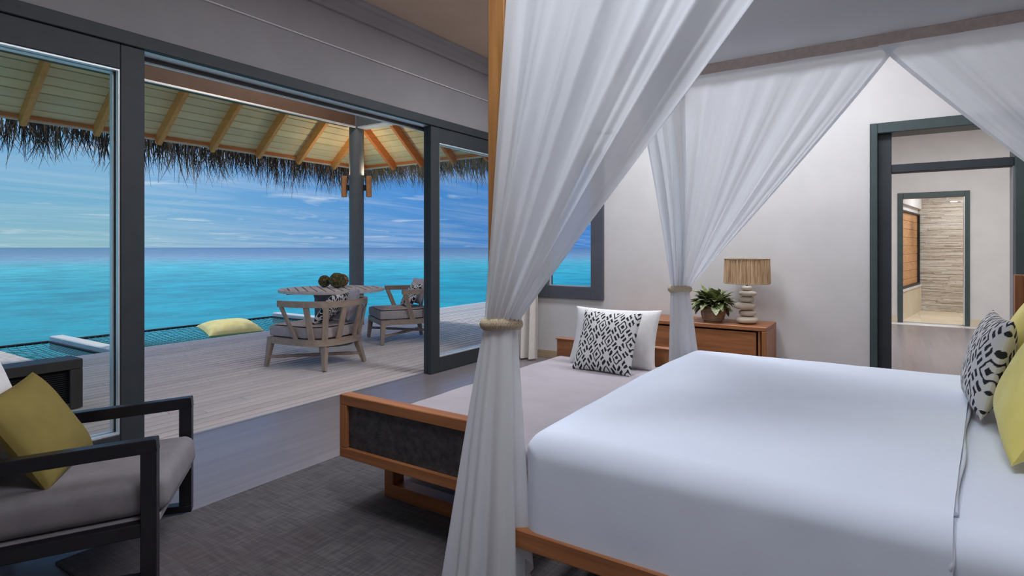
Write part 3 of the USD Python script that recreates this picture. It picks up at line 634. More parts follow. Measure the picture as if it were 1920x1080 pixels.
def wall_lamp(ang, label):
    a = math.radians(ang); c = np.array([6.45 + .20 * math.cos(a), 7.3 + .20 * math.sin(a)])
    t = thing('column_lamp', label, 'outdoor lamp', (c[0], c[1], 2.08), group=None)
    tbo = obj('tube', mv(lathe([(.036, 0), (.046, 0), (.046, .34), (.036, .34), (.036, 0)], 24), c[0], c[1], 2.07), M['copper'], t, smooth=30)
    obj('bulb_holder', mv(trimesh.creation.cylinder(radius=.034, height=.1, sections=16), c[0], c[1], 2.24), M['black'], tbo)
    ul = UsdLux.DiskLight.Define(stage, t.path + '/lamp_light'); ul.CreateRadiusAttr(.03); ul.CreateIntensityAttr(330.0); ul.CreateColorAttr(Gf.Vec3f(1.0, .80, .55))
    aim(ul, (0, 0, .335), (0, 0, 2))
    i = np.array([6.45 + .118 * math.cos(a), 7.3 + .118 * math.sin(a)]); o = np.array([6.45 + .155 * math.cos(a), 7.3 + .155 * math.sin(a)])
    obj('bracket', bar((i[0], i[1], 2.22), (o[0], o[1], 2.22), .07, .09, c=.003), M['black'], t)
wall_lamp(123.5, 'copper tube lamp on the left side of the column')
wall_lamp(-56.5, 'copper tube lamp on the right side of the column')

# ------------------------------------------------------------------ outdoor furniture
tb = thing('round_table', 'round slatted teak table on a concrete pedestal', 'table', (5.0, 6.12, 0), 58)
TR = .66; zt = .70
ring = trimesh.creation.annulus(r_min=TR - .07, r_max=TR, height=.032, sections=72); ring.apply_translation([0, 0, zt])
obj('rim', ring, M['tabletop'], tb, world=False, smooth=30)
sp = .098
disc = Polygon([( (TR - .072) * math.cos(a), (TR - .072) * math.sin(a)) for a in np.linspace(0, 2 * math.pi, 73)[:-1]])
for i in range(-6, 7):
    p = disc.intersection(sbox(-1, i * sp - sp / 2 + .010, 1, i * sp + sp / 2 - .010))
    if p.is_empty: continue
    m = trimesh.creation.extrude_polygon(p, .03, engine='earcut'); m.apply_translation([0, 0, zt - .008]); obj('slat', m, M['tabletop'], tb, world=False)
obj('cross_batten', [bar((0, -.56, zt - .028), (0, .56, zt - .028), .08, .04)], M['teak_grey_x'], tb, world=False)
obj('pedestal', lathe([(0, 0), (.26, 0), (.265, .02), (.255, .05), (.235, .07), (.222, .2), (.218, .4), (.222, .6), (.24, .652), (0, .652)], 40), M['pedestal'], tb, world=False, smooth=30)
def ball(x, y, r, mt, label, seed):
    m = trimesh.creation.icosphere(4, r); n = m.vertices / r
    m.vertices *= (1 + .16 * (meshkit.fbm(n * 4.5 + seed, 3, seed) - .5) + .06 * (meshkit.noise(n * 13 + seed, seed) - .5))[:, None]
    z0 = m.vertices[:, 2].min()
    t = thing('woven_ball', label, 'decorative ball', (x, y, zt + .0225), group=None)
    obj('husk', mv(m, x, y, zt + .0225 - z0), mt, t, smooth=True)
    obj('vine', [mv(tube([(r * 1.0 * (math.cos(q) * np.cos(b) * math.cos(k) - math.sin(q) * math.sin(k)), r * (math.cos(q) * math.cos(b) * math.sin(k) + math.sin(q) * math.cos(k)), -r * math.cos(q) * math.sin(b)) for q in np.linspace(0, 2 * math.pi, 25)[:-1]], .003, 5, True), x, y, zt + .0225 - z0) for k, b in ((.3, .2), (1.2, .9), (2.2, 1.3), (.9, -.8))], M['rope_edge'] if mt is M['ball_b'] else M['ball_b'], t, smooth=True)
ball(5.02, 6.30, .078, M['ball'], 'small green mossy ball on the left of the table top', 2)
ball(5.02, 6.05, .098, M['ball'], 'large green and rust ball at the front of the table top', 5)
ball(5.20, 6.17, .085, M['ball_b'], 'rust coloured ball behind the other two on the table', 9)

def make_chair(loc, rz, label):
    t = thing('deck_chair', label, 'chair', loc, rz)
    o = lambda n, m, mt, **k: obj(n, m, mt, t, world=False, **k)
    W = .36
    # seat outline: straight front at y=+.36, rounded back
    def outline(sx, front, back, n=40):
        P = []
        for q in np.linspace(0, math.pi, n):
            c, s = math.cos(q), math.sin(q)
            P.append((sx * np.sign(c) * abs(c) ** .62, -.02 + (back + .02) * abs(s) ** .80))
        return [(sx, front)] + P + [(-sx, front)]
    outer = Polygon(outline(.375, .37, -.40)).buffer(0); inner = outer.buffer(-.055)
    fr = trimesh.creation.extrude_polygon(outer.difference(inner), .065, engine='earcut'); fr.apply_translation([0, 0, .245])
    o('seat_frame', fr, M['teak_grey_x'])
    sl = [bx(-.33, .33, y, y + .05, .27, .29) for y in (-.25, -.1, .05, .2)]
    o('seat_slat', sl, M['teak_grey_x'])
    cu = Polygon(outline(.345, .375, -.345)).buffer(-.02).buffer(.02)
    lay = []
    for z, b in ((.312, -.02), (.322, -.006), (.34, 0), (.405, 0), (.425, -.006), (.437, -.022), (.441, -.06)):
        lay.append((cu.buffer(b), z))
    n = 96; Vv, Ff = [], []
    for p, z in lay:
        e = p.exterior; Vv += [(*e.interpolate(k / n, normalized=True).coords[0], z) for k in range(n)]
    for i in range(len(lay) - 1):
        for k in range(n):
            k2 = (k + 1) % n; Ff.append((i * n + k, i * n + k2, (i + 1) * n + k2, (i + 1) * n + k))
    Ft = np.array(Ff); Ft = np.vstack([Ft[:, [0, 1, 2]], Ft[:, [0, 2, 3]]])
    Vv += [(0, 0, .312), (0, 0, .446)]; c0, c1 = len(Vv) - 2, len(Vv) - 1; last = (len(lay) - 1) * n
    Ft = np.vstack([Ft, [(c0, (k + 1) % n, k) for k in range(n)], [(c1, last + k, last + (k + 1) % n) for k in range(n)]])
    cm = trimesh.Trimesh(Vv, Ft, process=False); cm.fix_normals()
    o('seat_cushion', cm, M['cushion_out'], smooth=40)
    for sx in (-1, 1):
        o('leg', bar((sx * .385, .365, 0), (sx * .345, .335, .30), .036, .042, up=(0, 1, 0), w1=.055, h1=.07), M['teak_grey'])
        o('leg', bar((sx * .29, -.37, 0), (sx * .235, -.31, .25), .036, .042, up=(0, 1, 0), w1=.055, h1=.07), M['teak_grey'])
    o('stretcher', bar((-.375, .35, .10), (.275, -.35, .10), .03, .032), M['teak_grey_x'])
    o('stretcher', bar((.375, .35, .132), (-.275, -.35, .132), .03, .030), M['teak_grey_x'])
    # curved top rail and slats
    def rail(q, z=.675):   # q 0..1 from left end round the back to the right end
        a = math.pi * q; c, s = math.cos(a), math.sin(a)
        return np.array([-.445 * np.sign(c) * abs(c) ** .72, .12 - .60 * abs(s) ** .82, z - .0 * abs(c)])
    Q = np.linspace(0, 1, 41); P = np.array([rail(q) for q in Q]); tg = np.gradient(P, axis=0); tg /= np.linalg.norm(tg, axis=1)[:, None]
    nn = np.cross(tg, [0, 0, 1.0]); nn /= np.linalg.norm(nn, axis=1)[:, None]
    Vr = []
    for p, n_ in zip(P, nn):
        for a, b in ((-.016, -.032), (.012, -.032), (.022, .026), (.016, .032), (-.016, .032)):
            Vr.append(p + n_ * -a + np.array([0, 0, b]))
    Fr = []
    for i in range(40):
        for k in range(5): Fr.append((i * 5 + k, (i + 1) * 5 + k, (i + 1) * 5 + (k + 1) % 5, i * 5 + (k + 1) % 5))
    Fr = np.array(Fr); Fr = np.vstack([Fr[:, [0, 1, 2]], Fr[:, [0, 2, 3]], [(0, 1, 2), (0, 2, 3), (0, 3, 4), (200, 202, 201), (200, 203, 202), (200, 204, 203)]])
    rm = trimesh.Trimesh(np.array(Vr), Fr, process=False); rm.fix_normals()
    o('top_rail', rm, M['teak_grey_x'], smooth=35)
    def foot(q):
        a = math.pi * q; c, s = math.cos(a), math.sin(a)
        return np.array([-.362 * np.sign(c) * abs(c) ** .62, -.02 - .365 * abs(s) ** .80, .30])
    for q in (.012, .17, .31, .45, .55, .69, .83, .988):
        p1 = rail(q, .648); p0 = foot(q); out = p1 - np.array([0, -.05, p1[2]]); out[2] = 0
        o('slat', bar(p0, p1, .026, .062, up=np.cross([0, 0, 1.0], out), c=.004, h1=.056), M['teak_grey'])
    return t
c1 = make_chair((4.07, 5.19, 0), 6, 'low barrel-back teak armchair with its slatted back to the room')
c2 = copy_of(c1, 'low barrel-back teak armchair beyond the table, half hidden by the glass door', (5.76, 5.62, 0), 60)
def on_chair(m, ch, lx, ly, lz, lean, yaw):
    """a cushion standing on a chair: lean back about x, then turned with the chair"""
    m = rot(m, 'x', lean); m = rot(m, 'z', yaw); m = mv(m, lx, ly, lz); m = rot(m, 'z', ch.rz); return mv(m, *ch.loc)
printed('throw_pillow', lambda uv: zebra(uv, 3), .48, .38, .13, 'black and white printed pillow on the near deck chair', 'pillow', lambda m: on_chair(m, c1, .06, -.12, .595, 36, 20), seed=3)
m, _ = pillow(.40, .36, .13, 40, 8); 
obj('throw_pillow', on_chair(m, c1, .27, -.19, .63, 20, 52), M['lilac'], None, 'plain lilac grey pillow tucked behind the printed one on the near deck chair', 'pillow', smooth=True)
printed('throw_pillow', lambda uv: zebra(uv, 6), .43, .37, .13, 'black and white printed pillow on the deck chair behind the glass door', 'pillow', lambda m: on_chair(m, c2, -.02, -.13, .60, 32, 0), seed=4)
m, _ = pillow(.40, .38, .12, 40, 9)
obj('throw_pillow', on_chair(m, c2, .16, -.27, .64, 22, 14), M['lilac'], None, 'plain lilac grey pillow behind the printed one on the far deck chair', 'pillow', smooth=True)

# black woven bench on the deck, behind the left door leaf
ob = thing('outdoor_bench', 'low dark bench with a black woven rattan side on the deck', 'bench', (1.0, 5.4, 0))
bx0, bx1, by0, by1, bz = .0, 1.92, 5.29, 5.52, .384
obj('top', bx(bx0, bx1, by0, by1, bz - .075, bz, .004), M['bench_frame'], ob)
obj('stile', bx(bx1 - .085, bx1, by0, by1, .004, bz - .076, .004), M['bench_frame'], ob)
obj('stile', bx(bx0, bx0 + .085, by0, by1, .004, bz - .076, .004), M['bench_frame'], ob)
obj('bottom_rail', bx(bx0 + .086, bx1 - .086, by0, by1, .004, .05, .004), M['bench_frame'], ob)
obj('backing', bx(bx0 + .086, bx1 - .086, by0 + .05, by1 - .02, .051, bz - .076), M['rattan'], ob)
ww = []
for i in range(16):
    z = .06 + i * .0155
    xx = np.linspace(bx0 + .09, bx1 - .09, 90)
    ww.append(tube(np.stack([xx, by0 + .035 + .006 * np.sin((np.arange(90) + (i % 2)) * math.pi), np.full(90, z)], -1), .006, 4))
obj('weave', ww, M['rattan'], ob, kind='stuff')

# ================================================================== INDOORS
obj('rug', [bx(.91, 4.2, -1.5, 2.77, .0005, .008, .003)], M['rug'], None, 'large distressed grey and mauve wool rug under the bed and daybed', 'rug', smooth=False)
# ------------------------------------------------------------------ daybed
db = thing('daybed', 'teak daybed with dark inset end panel at the foot of the bed', 'daybed', (2.8, 1.64, .008))
Y0, Y1, PX = 1.185, 2.13, 1.78
w = .046
obj('end_rail', bx(PX, PX + .06, Y0, Y1, .576 - w, .576, .003), M['walnut_y'], db)
obj('end_rail', bx(PX, PX + .06, Y0, Y1, .29, .29 + w, .003), M['walnut_y'], db)
obj('end_stile', bx(PX, PX + .06, Y1 - w, Y1, .29 + w, .576 - w, .003), M['walnut_z'], db)
obj('end_stile', bx(PX, PX + .06, Y0, Y0 + w, .29 + w, .576 - w, .003), M['walnut_z'], db)
obj('inset_panel', bx(PX + .016, PX + .05, Y0 + w, Y1 - w, .29 + w, .576 - w), M['dark_leather'], db, label='dark woven inset panel')
obj('side_rail', bx(PX + .06, 3.83, Y1 - .045, Y1 - .01, .29, .36, .003), M['walnut_x'], db)
obj('side_rail', bx(PX + .06, 3.83, Y0 + .01, Y0 + .045, .29, .36, .003), M['walnut_x'], db)
obj('platform', bx(PX + .06, 3.83, Y0 + .045, Y1 - .045, .30, .335), M['walnut_x'], db)
obj('back_board', bx(3.83, 3.89, Y0, Y1, .29, .56, .004), M['walnut_y'], db)
obj('back_cap', bx(3.815, 3.895, Y0 - .004, Y1 + .004, .5602, .568, .002), M['walnut_y'], db)
for x in (2.06, 3.5):
    lg = obj('sled_leg', bx(x, x + .08, Y0 + .03, Y1 - .0, .008, .075, .003), M['walnut_y'], db)
    obj('upright', bx(x, x + .08, Y1 - .06, Y1 - .0, .075, .29, .003), M['walnut_z'], lg)
    obj('upright', bx(x, x + .08, Y0 + .03, Y0 + .09, .075, .29, .003), M['walnut_z'], lg)
def soft_box(x0, x1, y0, y1, z0, z1, r, n=(40, 24, 8), wob=.004, seed=0, crown=0.0):
    """rounded upholstered block: box grid pushed out to a rounded box, with soft wobble"""
    parts = []
    for ax in range(3):
        u, v = [i for i in range(3) if i != ax]
        nu, nv = n[u], n[v]
        for e in (0, 1):
            A_, B_ = np.meshgrid(np.linspace(0, 1, nu + 1), np.linspace(0, 1, nv + 1), indexing='ij')
            P = np.zeros((*A_.shape, 3)); P[..., u] = A_; P[..., v] = B_; P[..., ax] = e
            I = np.arange(A_.size).reshape(A_.shape)
            f = np.stack([I[:-1, :-1], I[1:, :-1], I[1:, 1:], I[:-1, 1:]], -1).reshape(-1, 4)
            parts.append(tm((P.reshape(-1, 3), f)))
    m = trimesh.util.concatenate(parts); m.merge_vertices(digits_vertex=6); m.fix_normals()
    lo, hi = np.array([x0, y0, z0]), np.array([x1, y1, z1]); C = np.array(m.vertices)
    # push grid towards the edges so that rounding is resolved
    C = .5 - .5 * np.cos(C * math.pi) * (1) if True else C
    P = lo + C * (hi - lo); q = np.clip(P, lo + r, hi - r); d = P - q; ln = np.linalg.norm(d, axis=1, keepdims=True)
    P = np.where(ln > 1e-9, q + d / np.maximum(ln, 1e-9) * np.minimum(r, np.abs(d).max(1, keepdims=True)), P)
    if crown: P[:, 2] += crown * np.sin(np.clip(C[:, 0], 0, 1) * math.pi) * np.sin(np.clip(C[:, 1], 0, 1) * math.pi) * C[:, 2]
    if wob: P += ((meshkit.fbm(P * 5 + seed, 3, seed) - .5) * 2 * wob)[:, None] * np.array([.5, .5, 1.0])
    m.vertices = P
    return m
obj('mattress', soft_box(PX + .065, 3.825, Y0 + .03, Y1 - .025, .337, .445, .03, (60, 30, 8), .005, 4, .012), M['daybed_fabric'], db, smooth=True)
m, _ = pillow(.62, .42, .16, 56, 12)
wp = mv(rot(rot(m, 'x', -22), 'z', -90 + 4), 3.70, 1.61, .632)
obj('white_pillow', wp, M['white_linen'], None, 'large white pillow leaning on the back board of the daybed', 'pillow', smooth=True)
printed('throw_pillow', lambda uv: ikat(uv, .0725, .105, 2), .42, .42, .13, 'black and white diamond pillow in front of the white one on the daybed', 'pillow', lambda m: mv(rot(rot(m, 'x', -26), 'z', -90 - 3), 3.48, 1.565, .637), n=220, seed=11)

# ------------------------------------------------------------------ bed
BX0, BX1, BYF, BYH, BZ = 1.575, 3.45, 1.012, -1.12, .65
P0, P1 = 1.55, 3.46   # near and far posts' near faces
bd = thing('canopy_bed', 'four-poster bed with white cotton covers and a teak frame', 'bed', (2.5, 0, .008))
for (x, y) in ((P0, 1.057), (P1, 1.057), (P0, -1.19), (P1, -1.19)):
    obj('bed_post', bx(x, x + .066, y, y + .066, .008, 2.33, .004), M['post_wood'], bd)
yA, yB = -1.124, 1.057
obj('canopy_rail', bx(P0 + .004, P0 + .062, yA, yB, 2.262, 2.328, .003), M['rail_wood'], bd)
obj('canopy_rail', bx(P1 + .004, P1 + .062, yA, yB, 2.262, 2.328, .003), M['rail_wood'], bd)
obj('canopy_rail', bx(P0 + .066, P1, 1.061, 1.119, 2.262, 2.328, .003), M['rail_wood'], bd)
obj('canopy_rail', bx(P0 + .066, P1, -1.186, -1.128, 2.262, 2.328, .003), M['rail_wood'], bd)
obj('bed_rail', bx(P0 + .008, P0 + .058, yA, yB, .285, .345, .003), M['walnut_y'], bd)
obj('bed_rail', bx(P1 + .008, P1 + .058, yA, yB, .285, .345, .003), M['walnut_y'], bd)
obj('bed_rail', bx(P0 + .066, P1, 1.065, 1.11, .285, .345, .003), M['walnut_x'], bd)
obj('headboard', bx(P0 + .066, P1, -1.18, -1.135, .25, 1.15, .006), M['walnut_x'], bd)
obj('base', bx(P0 + .075, P1 - .01, yA + .02, 1.03, .25, .36), M['bed_base'], bd)
obj('mattress', soft_box(BX0 + .07, BX1 - .06, BYH + .02, BYF - .03, .361, BZ - .03, .07, (30, 30, 8), .002, 2), M['bed_sheet'], bd, smooth=True)
def cover(x0, x1, yh0, yh1, yf, zb, zt, r, seed, nx=110, ny=90, wob=.004, zcrown=.0, edge=.0):
    """a bed cover: top with rounded drops on both long sides and the foot; open at the head, where the edge runs from yh0 (near) to yh1 (far)"""
    drop = zt - zb; fl = .5 * math.pi * r
    # arc-length coordinate across: near hem .. top .. far hem
    Wt = (x1 - x0 - 2 * r); Ltot = 2 * (drop - r + fl) + Wt
    def across(s):
        d1 = drop - r; x = np.zeros_like(s); z = np.zeros_like(s)
        a = s < d1; x[a] = x0; z[a] = zb + s[a]
        b = (s >= d1) & (s < d1 + fl); th = (s[b] - d1) / r; x[b] = x0 + r - r * np.cos(th); z[b] = zt - r + r * np.sin(th)
        c = (s >= d1 + fl) & (s < d1 + fl + Wt); x[c] = x0 + r + (s[c] - d1 - fl); z[c] = zt
        e = (s >= d1 + fl + Wt) & (s < d1 + 2 * fl + Wt); th = (s[e] - d1 - fl - Wt) / r; x[e] = x1 - r + r * np.sin(th); z[e] = zt - r + r * np.cos(th)
        g = s >= d1 + 2 * fl + Wt; x[g] = x1; z[g] = zt - r - (s[g] - d1 - 2 * fl - Wt)
        return x, z
    sx = np.linspace(0, Ltot, nx * 2)
    Lf = drop - r + fl
    ty = np.linspace(0, 1, ny)
    X, Zc = across(sx); P = np.zeros((len(sx), len(ty) + 26, 3))
    for i in range(len(sx)):
        yh = yh0 + (yh1 - yh0) * (X[i] - x0) / (x1 - x0)
        ys = yh + (yf - r - yh) * ty
        P[i, :len(ty), 0] = X[i]; P[i, :len(ty), 1] = ys; P[i, :len(ty), 2] = Zc[i]
        # foot drop: points below stay at corner column
        u = np.linspace(0, 1, 27)[1:]
        hgt = Zc[i] - zb; rr = min(r, max(hgt, 1e-4)); lf = .5 * math.pi * rr
        arc = u * (lf + hgt - rr)
        yy = np.where(arc < lf, yf - r + r * np.sin(arc / rr), yf); zz = np.where(arc < lf, Zc[i] - rr + rr * np.cos(arc / rr), Zc[i] - rr - (arc - lf))
        # pull the foot panel's columns in at the corners so that side and foot meet in a rounded fold
        P[i, len(ty):, 0] = X[i]; P[i, len(ty):, 1] = yy; P[i, len(ty):, 2] = zz
        # round vertical corner
    Q = P.reshape(-1, 3)
    lo, hi = x0 + r, x1 - r
    over = np.clip(np.maximum(lo - Q[:, 0], Q[:, 0] - hi), 0, r); overy = np.clip(Q[:, 1] - (yf - r), 0, r)
    rad = np.hypot(over, overy); k = np.where(rad > r, r / np.maximum(rad, 1e-9), 1)
    sgn = np.where(Q[:, 0] < (lo + hi) / 2, -1, 1)
    Q[:, 0] = np.where(over > 0, np.where(sgn < 0, lo - over * k, hi + over * k), Q[:, 0]); Q[:, 1] = np.where(overy > 0, yf - r + overy * k, Q[:, 1])
    top = np.clip((Q[:, 2] - (zt - r)) / r, 0, 1)
    Q[:, 2] += zcrown * np.sin(np.clip((Q[:, 0] - x0) / (x1 - x0), 0, 1) * math.pi) ** .6 * top
    w = (meshkit.fbm(Q * np.array([2.2, 3.2, 2.0]) + seed, 4, seed) - .5) * 2 * wob
    Q += w[:, None] * np.array([.8, .6, 1.0])
    I = np.arange(len(Q)).reshape(P.shape[:2]); f = np.stack([I[:-1, :-1], I[1:, :-1], I[1:, 1:], I[:-1, 1:]], -1).reshape(-1, 4)
    return tm((Q, f))
obj('bottom_sheet', cover(BX0 + .004, BX1 - .004, BYH, BYH, .2, .335, BZ - .018, .075, 5, 90, 40, .003), M['bed_sheet'], bd, smooth=True)
dv_ = cover(BX0 - .006, BX1 + .006, -.105, -.30, BYF, .325, BZ, .075, 9, 130, 90, .006, .022)
dvo = obj('duvet', dv_, M['bed_sheet'], bd, smooth=True)
# rolled hem of the duvet at the pillows
hs = np.linspace(0, 1, 70)
hx = BX0 + .09 + (BX1 - BX0 - .18) * hs; hy = -.105 - .195 * (hx - BX0) / (BX1 - BX0)
path = np.stack([hx, hy + .004 * np.sin(hs * 19), np.full(70, BZ - .008) + .012 * np.sin(hs * math.pi) ** .6], -1)
near = np.stack([np.full(12, BX0 + .0), np.full(12, -.10), np.linspace(.34, BZ - .10, 12)], -1)
arc = np.array([(BX0 + .09 - .09 * math.cos(a), -.103, BZ - .095 + .085 * math.sin(a)) for a in np.linspace(.1, math.pi / 2 - .05, 8)])
obj('duvet_hem', tube(np.vstack([near, arc, path]), .007, 8), M['bed_sheet'], dvo, smooth=True)

# sheer panels of the canopy
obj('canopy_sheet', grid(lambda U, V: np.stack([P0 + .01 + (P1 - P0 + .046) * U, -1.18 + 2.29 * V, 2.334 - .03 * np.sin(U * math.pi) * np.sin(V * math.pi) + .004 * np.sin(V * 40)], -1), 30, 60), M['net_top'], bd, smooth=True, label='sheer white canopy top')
RT = .052
def curtain(post, panels, ztie, label, tie_label, hem, shift, flare, seed, ztop=2.262):
    """panels: (top start, top end, tie angle at the start, at the end, outward normal): each hangs from its rail and is drawn into the tie"""
    t = thing('bed_curtain', label, 'bed curtain', (post[0], post[1], .02))
    c = np.array(post, float); rg = np.random.default_rng(seed)
    for (a0, a1, th0, th1, nrm) in panels:
        a0, a1, nrm = np.array(a0, float), np.array(a1, float), np.array(nrm, float); ph = rg.uniform(0, 6.28, 8); ln = np.linalg.norm(a1 - a0)
        def upper(S, V):
            top = a0 + (a1 - a0) * S[..., None]
            th = np.radians(th0 + (th1 - th0) * S)
            tie = c + np.stack([np.cos(th), np.sin(th)], -1) * (RT + .006 * np.sin(S * 60 + ph[0]))[..., None]
            e = (V ** 1.06)[..., None]
            P = top * (1 - e) + tie * e
            x = S * ln
            f = .5 * np.sin(x * 31 + ph[1] + .6 * np.sin(V * 2 + ph[6])) + .22 * np.sin(x * 64 + ph[2]) + .6 * np.sin(x * 14 + ph[3] + V * .8) + .06 * np.sin(x * 130 + ph[4])
            f = np.sign(f) * np.abs(f) ** .8
            edge = np.clip(np.minimum(S, 1 - S) / .08, 0.25, 1)
            amp = (.003 + .040 * np.sin(np.clip(V * 1.1, 0, 1) * math.pi * .62)) * (1 - V) ** .5 * edge
            P = P + nrm * ((f + .9) * amp)[..., None]
            z = ztop + (ztie - ztop) * V
            return np.concatenate([P, z[..., None]], -1)
        dpo = obj('drape', grid(upper, 220, 46), M['net'], t, smooth=True)
        # stitched hem along the free edge
        S1 = np.full(40, 1.0); V1 = np.linspace(0.0, .97, 40); e0, e1 = upper(S1, V1), upper(S1 - .022, V1)
        off = np.r_[nrm, 0] * .004
        hm = np.stack([e0 + off, e1 + off], 0); I = np.arange(80).reshape(2, 40)
        obj('edge_hem', tm((hm.reshape(-1, 3), np.stack([I[:-1, :-1], I[1:, :-1], I[1:, 1:], I[:-1, 1:]], -1).reshape(-1, 4))), M['net'], dpo, smooth=True)
    ph = rg.uniform(0, 6.28, 6)
    def lower(S, V):
        th = 2 * math.pi * S * 1.06 + math.radians(flare[2]); e = V ** .85
        f = .40 * np.sin(th * 7 + ph[3] + .3 * V) + .28 * np.sin(th * 12 + ph[4]) + .25 * np.sin(th * 4 + ph[5])
        rx = RT + flare[0] * e; ry = RT + flare[1] * e
        rad = 1 + f * (.06 + .30 * e) + .05 * S * e
        ctr = c + np.array(shift) * e[..., None]
        u = np.array([-cR[0], -cR[1]]); w_ = cF[:2]
        P = ctr + (np.cos(th) * rad * ry)[..., None] * w_ + (np.sin(th) * rad * rx)[..., None] * u
        zb = hem(S); z = ztie + (zb - ztie) * V
        return np.concatenate([P, z[..., None]], -1)
    obj('tail', grid(lower, 260, 40), M['net_thick'], t, smooth=True)
    N = 140; q = np.linspace(0, 2 * math.pi, N, endpoint=False)
    tb = thing('curtain_tie', tie_label, 'curtain tie', (post[0], post[1], ztie))
    for k in range(4):
        w = q * 11 + k * math.pi / 2
        rr = RT + .010 + .005 * np.cos(2 * w); zz = ztie + .014 * np.sin(w) + .004 * np.sin(q * 2)
        obj('strand', tube(np.stack([c[0] + rr * np.cos(q), c[1] + rr * np.sin(q), zz], -1), .0062, 6, True), M['straw'], tb, smooth=True)
    return t
ctr = lambda x, y: (x + .033, y + .033)
pn, pf, ph_ = ctr(P0, 1.057), ctr(P1, 1.057), ctr(P1, -1.19)
mx_ = (P0 + P1) / 2 + .033
curtain(pn, [((P0 - .012, 1.022), (P0 - .012, -.01), -225, -75, (-1, 0)), ((P0 + .08, 1.05), (mx_, 1.05), -330, -420, (0, -1))], 1.0,
        'sheer white curtain tied round the near foot post of the bed', 'plaited straw tie round the curtain at the near foot post',
        lambda S: .025 + .24 * np.clip(1 - np.abs(S - .62) / .16, 0, 1), tuple(-.045 * cR[:2]), (.085, .06, 0), 3)
curtain(pf, [((P1 - .012, 1.05), (P1 - .012, -.02), -172, -70, (-1, 0)), ((P1 - .03, 1.045), (mx_, 1.045), -135, -230, (0, -1))], 1.0,
        'sheer white curtain tied round the far foot post beside the plant', 'plaited straw tie round the curtain at the far foot post',
        lambda S: .03 + 0 * S, tuple(.05 * cR[:2]), (.06, .05, 0), 8)
curtain(ph_, [((P1 - .024, -1.12), (P1 - .024, .07), 150, 60, (-1, 0)), ((P1 - .03, -1.11), (mx_, -1.11), 160, 230, (0, 1))], 1.0,
        'sheer white curtain drawn to the far head post above the doorway', 'plaited straw tie round the curtain at the far head post',
        lambda S: .03 + 0 * S, (0, 0), (.05, .05, 0), 14)

# pillows on the bed
def stand(m, x, y, z, lean, yaw): return mv(rot(rot(m, 'x', -lean), 'z', yaw), x, y, z)
m, _ = pillow(.58, .50, .19, 56, 21); obj('yellow_pillow', stand(m, 2.34, -.40, BZ + .225, 28, 176), M['yellow'], None, 'mustard yellow pillow at the near side of the bed head', 'pillow', smooth=True)
m, _ = pillow(.56, .48, .18, 56, 22); obj('yellow_pillow', stand(m, 3.04, -.45, BZ + .225, 24, 176), M['yellow'], None, 'mustard yellow pillow behind the printed one at the far side of the bed', 'pillow', smooth=True)
printed('throw_pillow', lambda uv: ikat(uv, .074, .105, 7), (.42), .36, .12, 'black and white printed pillow standing in front of the yellow ones on the bed', 'pillow', lambda m: stand(m, 2.76, -.285, BZ + .178, 14, 181), n=220, seed=17)

# ------------------------------------------------------------------ sideboard with lamp and plant
sb = thing('sideboard', 'low teak sideboard against the end wall behind the daybed', 'sideboard', (5.43, 1.7, 0))
SX0, SX1, SYa, SYb, STZ = 5.20, 5.67, .894, 2.50, .58
obj('top', bx(SX0, SX1, SYa, SYb, STZ - .035, STZ, .004), M['walnut_y'], sb)
obj('side', bx(SX0, SX1, SYa, SYa + .04, .07, STZ - .035, .003), M['walnut_z'], sb)
obj('side', bx(SX0, SX1, SYb - .04, SYb, .07, STZ - .035, .003), M['walnut_z'], sb)
obj('back', bx(SX1 - .02, SX1, SYa + .04, SYb - .04, .07, STZ - .035), M['walnut_y'], sb)
obj('bottom', bx(SX0 + .01, SX1 - .02, SYa + .04, SYb - .04, .07, .1), M['walnut_y'], sb)
obj('plinth', bx(SX0 + .05, SX1 - .03, SYa + .03, SYb - .03, 0, .07), M['bed_base'], sb)
hw = (SYb - SYa - .08) / 2
for k in range(2):
    a = SYa + .04 + k * hw + (.045 if k == 0 else .004)
    b = SYa + .04 + (k + 1) * hw - .004
    for z0, z1 in ((.335, STZ - .05), (.105, .325)):
        d = obj('drawer', bx(SX0 + .012, SX0 + .05, a, b, z0, z1, .003), M['walnut_y'], sb)
obj('divider', bx(SX0 + .02, SX1 - .03, SYa + .04 + .012, SYa + .04 + .03, .1, STZ - .035), M['walnut_z'], sb)
lp = thing('table_lamp', 'table lamp of stacked cream stones with a straw drum shade', 'lamp', (5.40, 1.09, STZ))
zz = STZ
for r, h, dx, dy in ((.098, .066, 0, .0), (.074, .058, .002, -.006), (.094, .066, -.004, .016), (.068, .055, .004, .002), (.076, .05, -.002, -.008), (.046, .045, 0, .0)):
    s = trimesh.creation.icosphere(3, 1.0); v = s.vertices
    rad_ = np.maximum(np.hypot(v[:, 0], v[:, 1]), 1e-9); sq = (rad_ ** 2.6 + np.abs(v[:, 2]) ** 2.6) ** (-1 / 2.6); v = v * sq[:, None]; v *= np.array([r, r * .97, h / 2])
    s.vertices = v + np.array([5.40 + dx, 1.09 + dy, zz + h / 2]); obj('stone', s, M['stone_cream'], lp, smooth=True); zz += h - .0015
obj('stem', mv(trimesh.creation.cylinder(radius=.01, height=.10, sections=12), 5.40, 1.09, zz + .04), M['black'], lp)
ns = 150
def shade_fn(U, V):
    a = U * 2 * math.pi; rr = .19 - .006 * V + .0035 * np.sin(U * ns / 2 * 2 * math.pi) + .002 * np.sin(U * 37 * 2 * math.pi)
    return np.stack([5.40 + rr * np.cos(a), 1.09 + rr * np.sin(a), .935 + .215 * V], -1)
shm = grid(shade_fn, ns * 4, 4, True)
shd = obj('shade', shm, M['shade'], lp, smooth=True, label='straw drum shade')
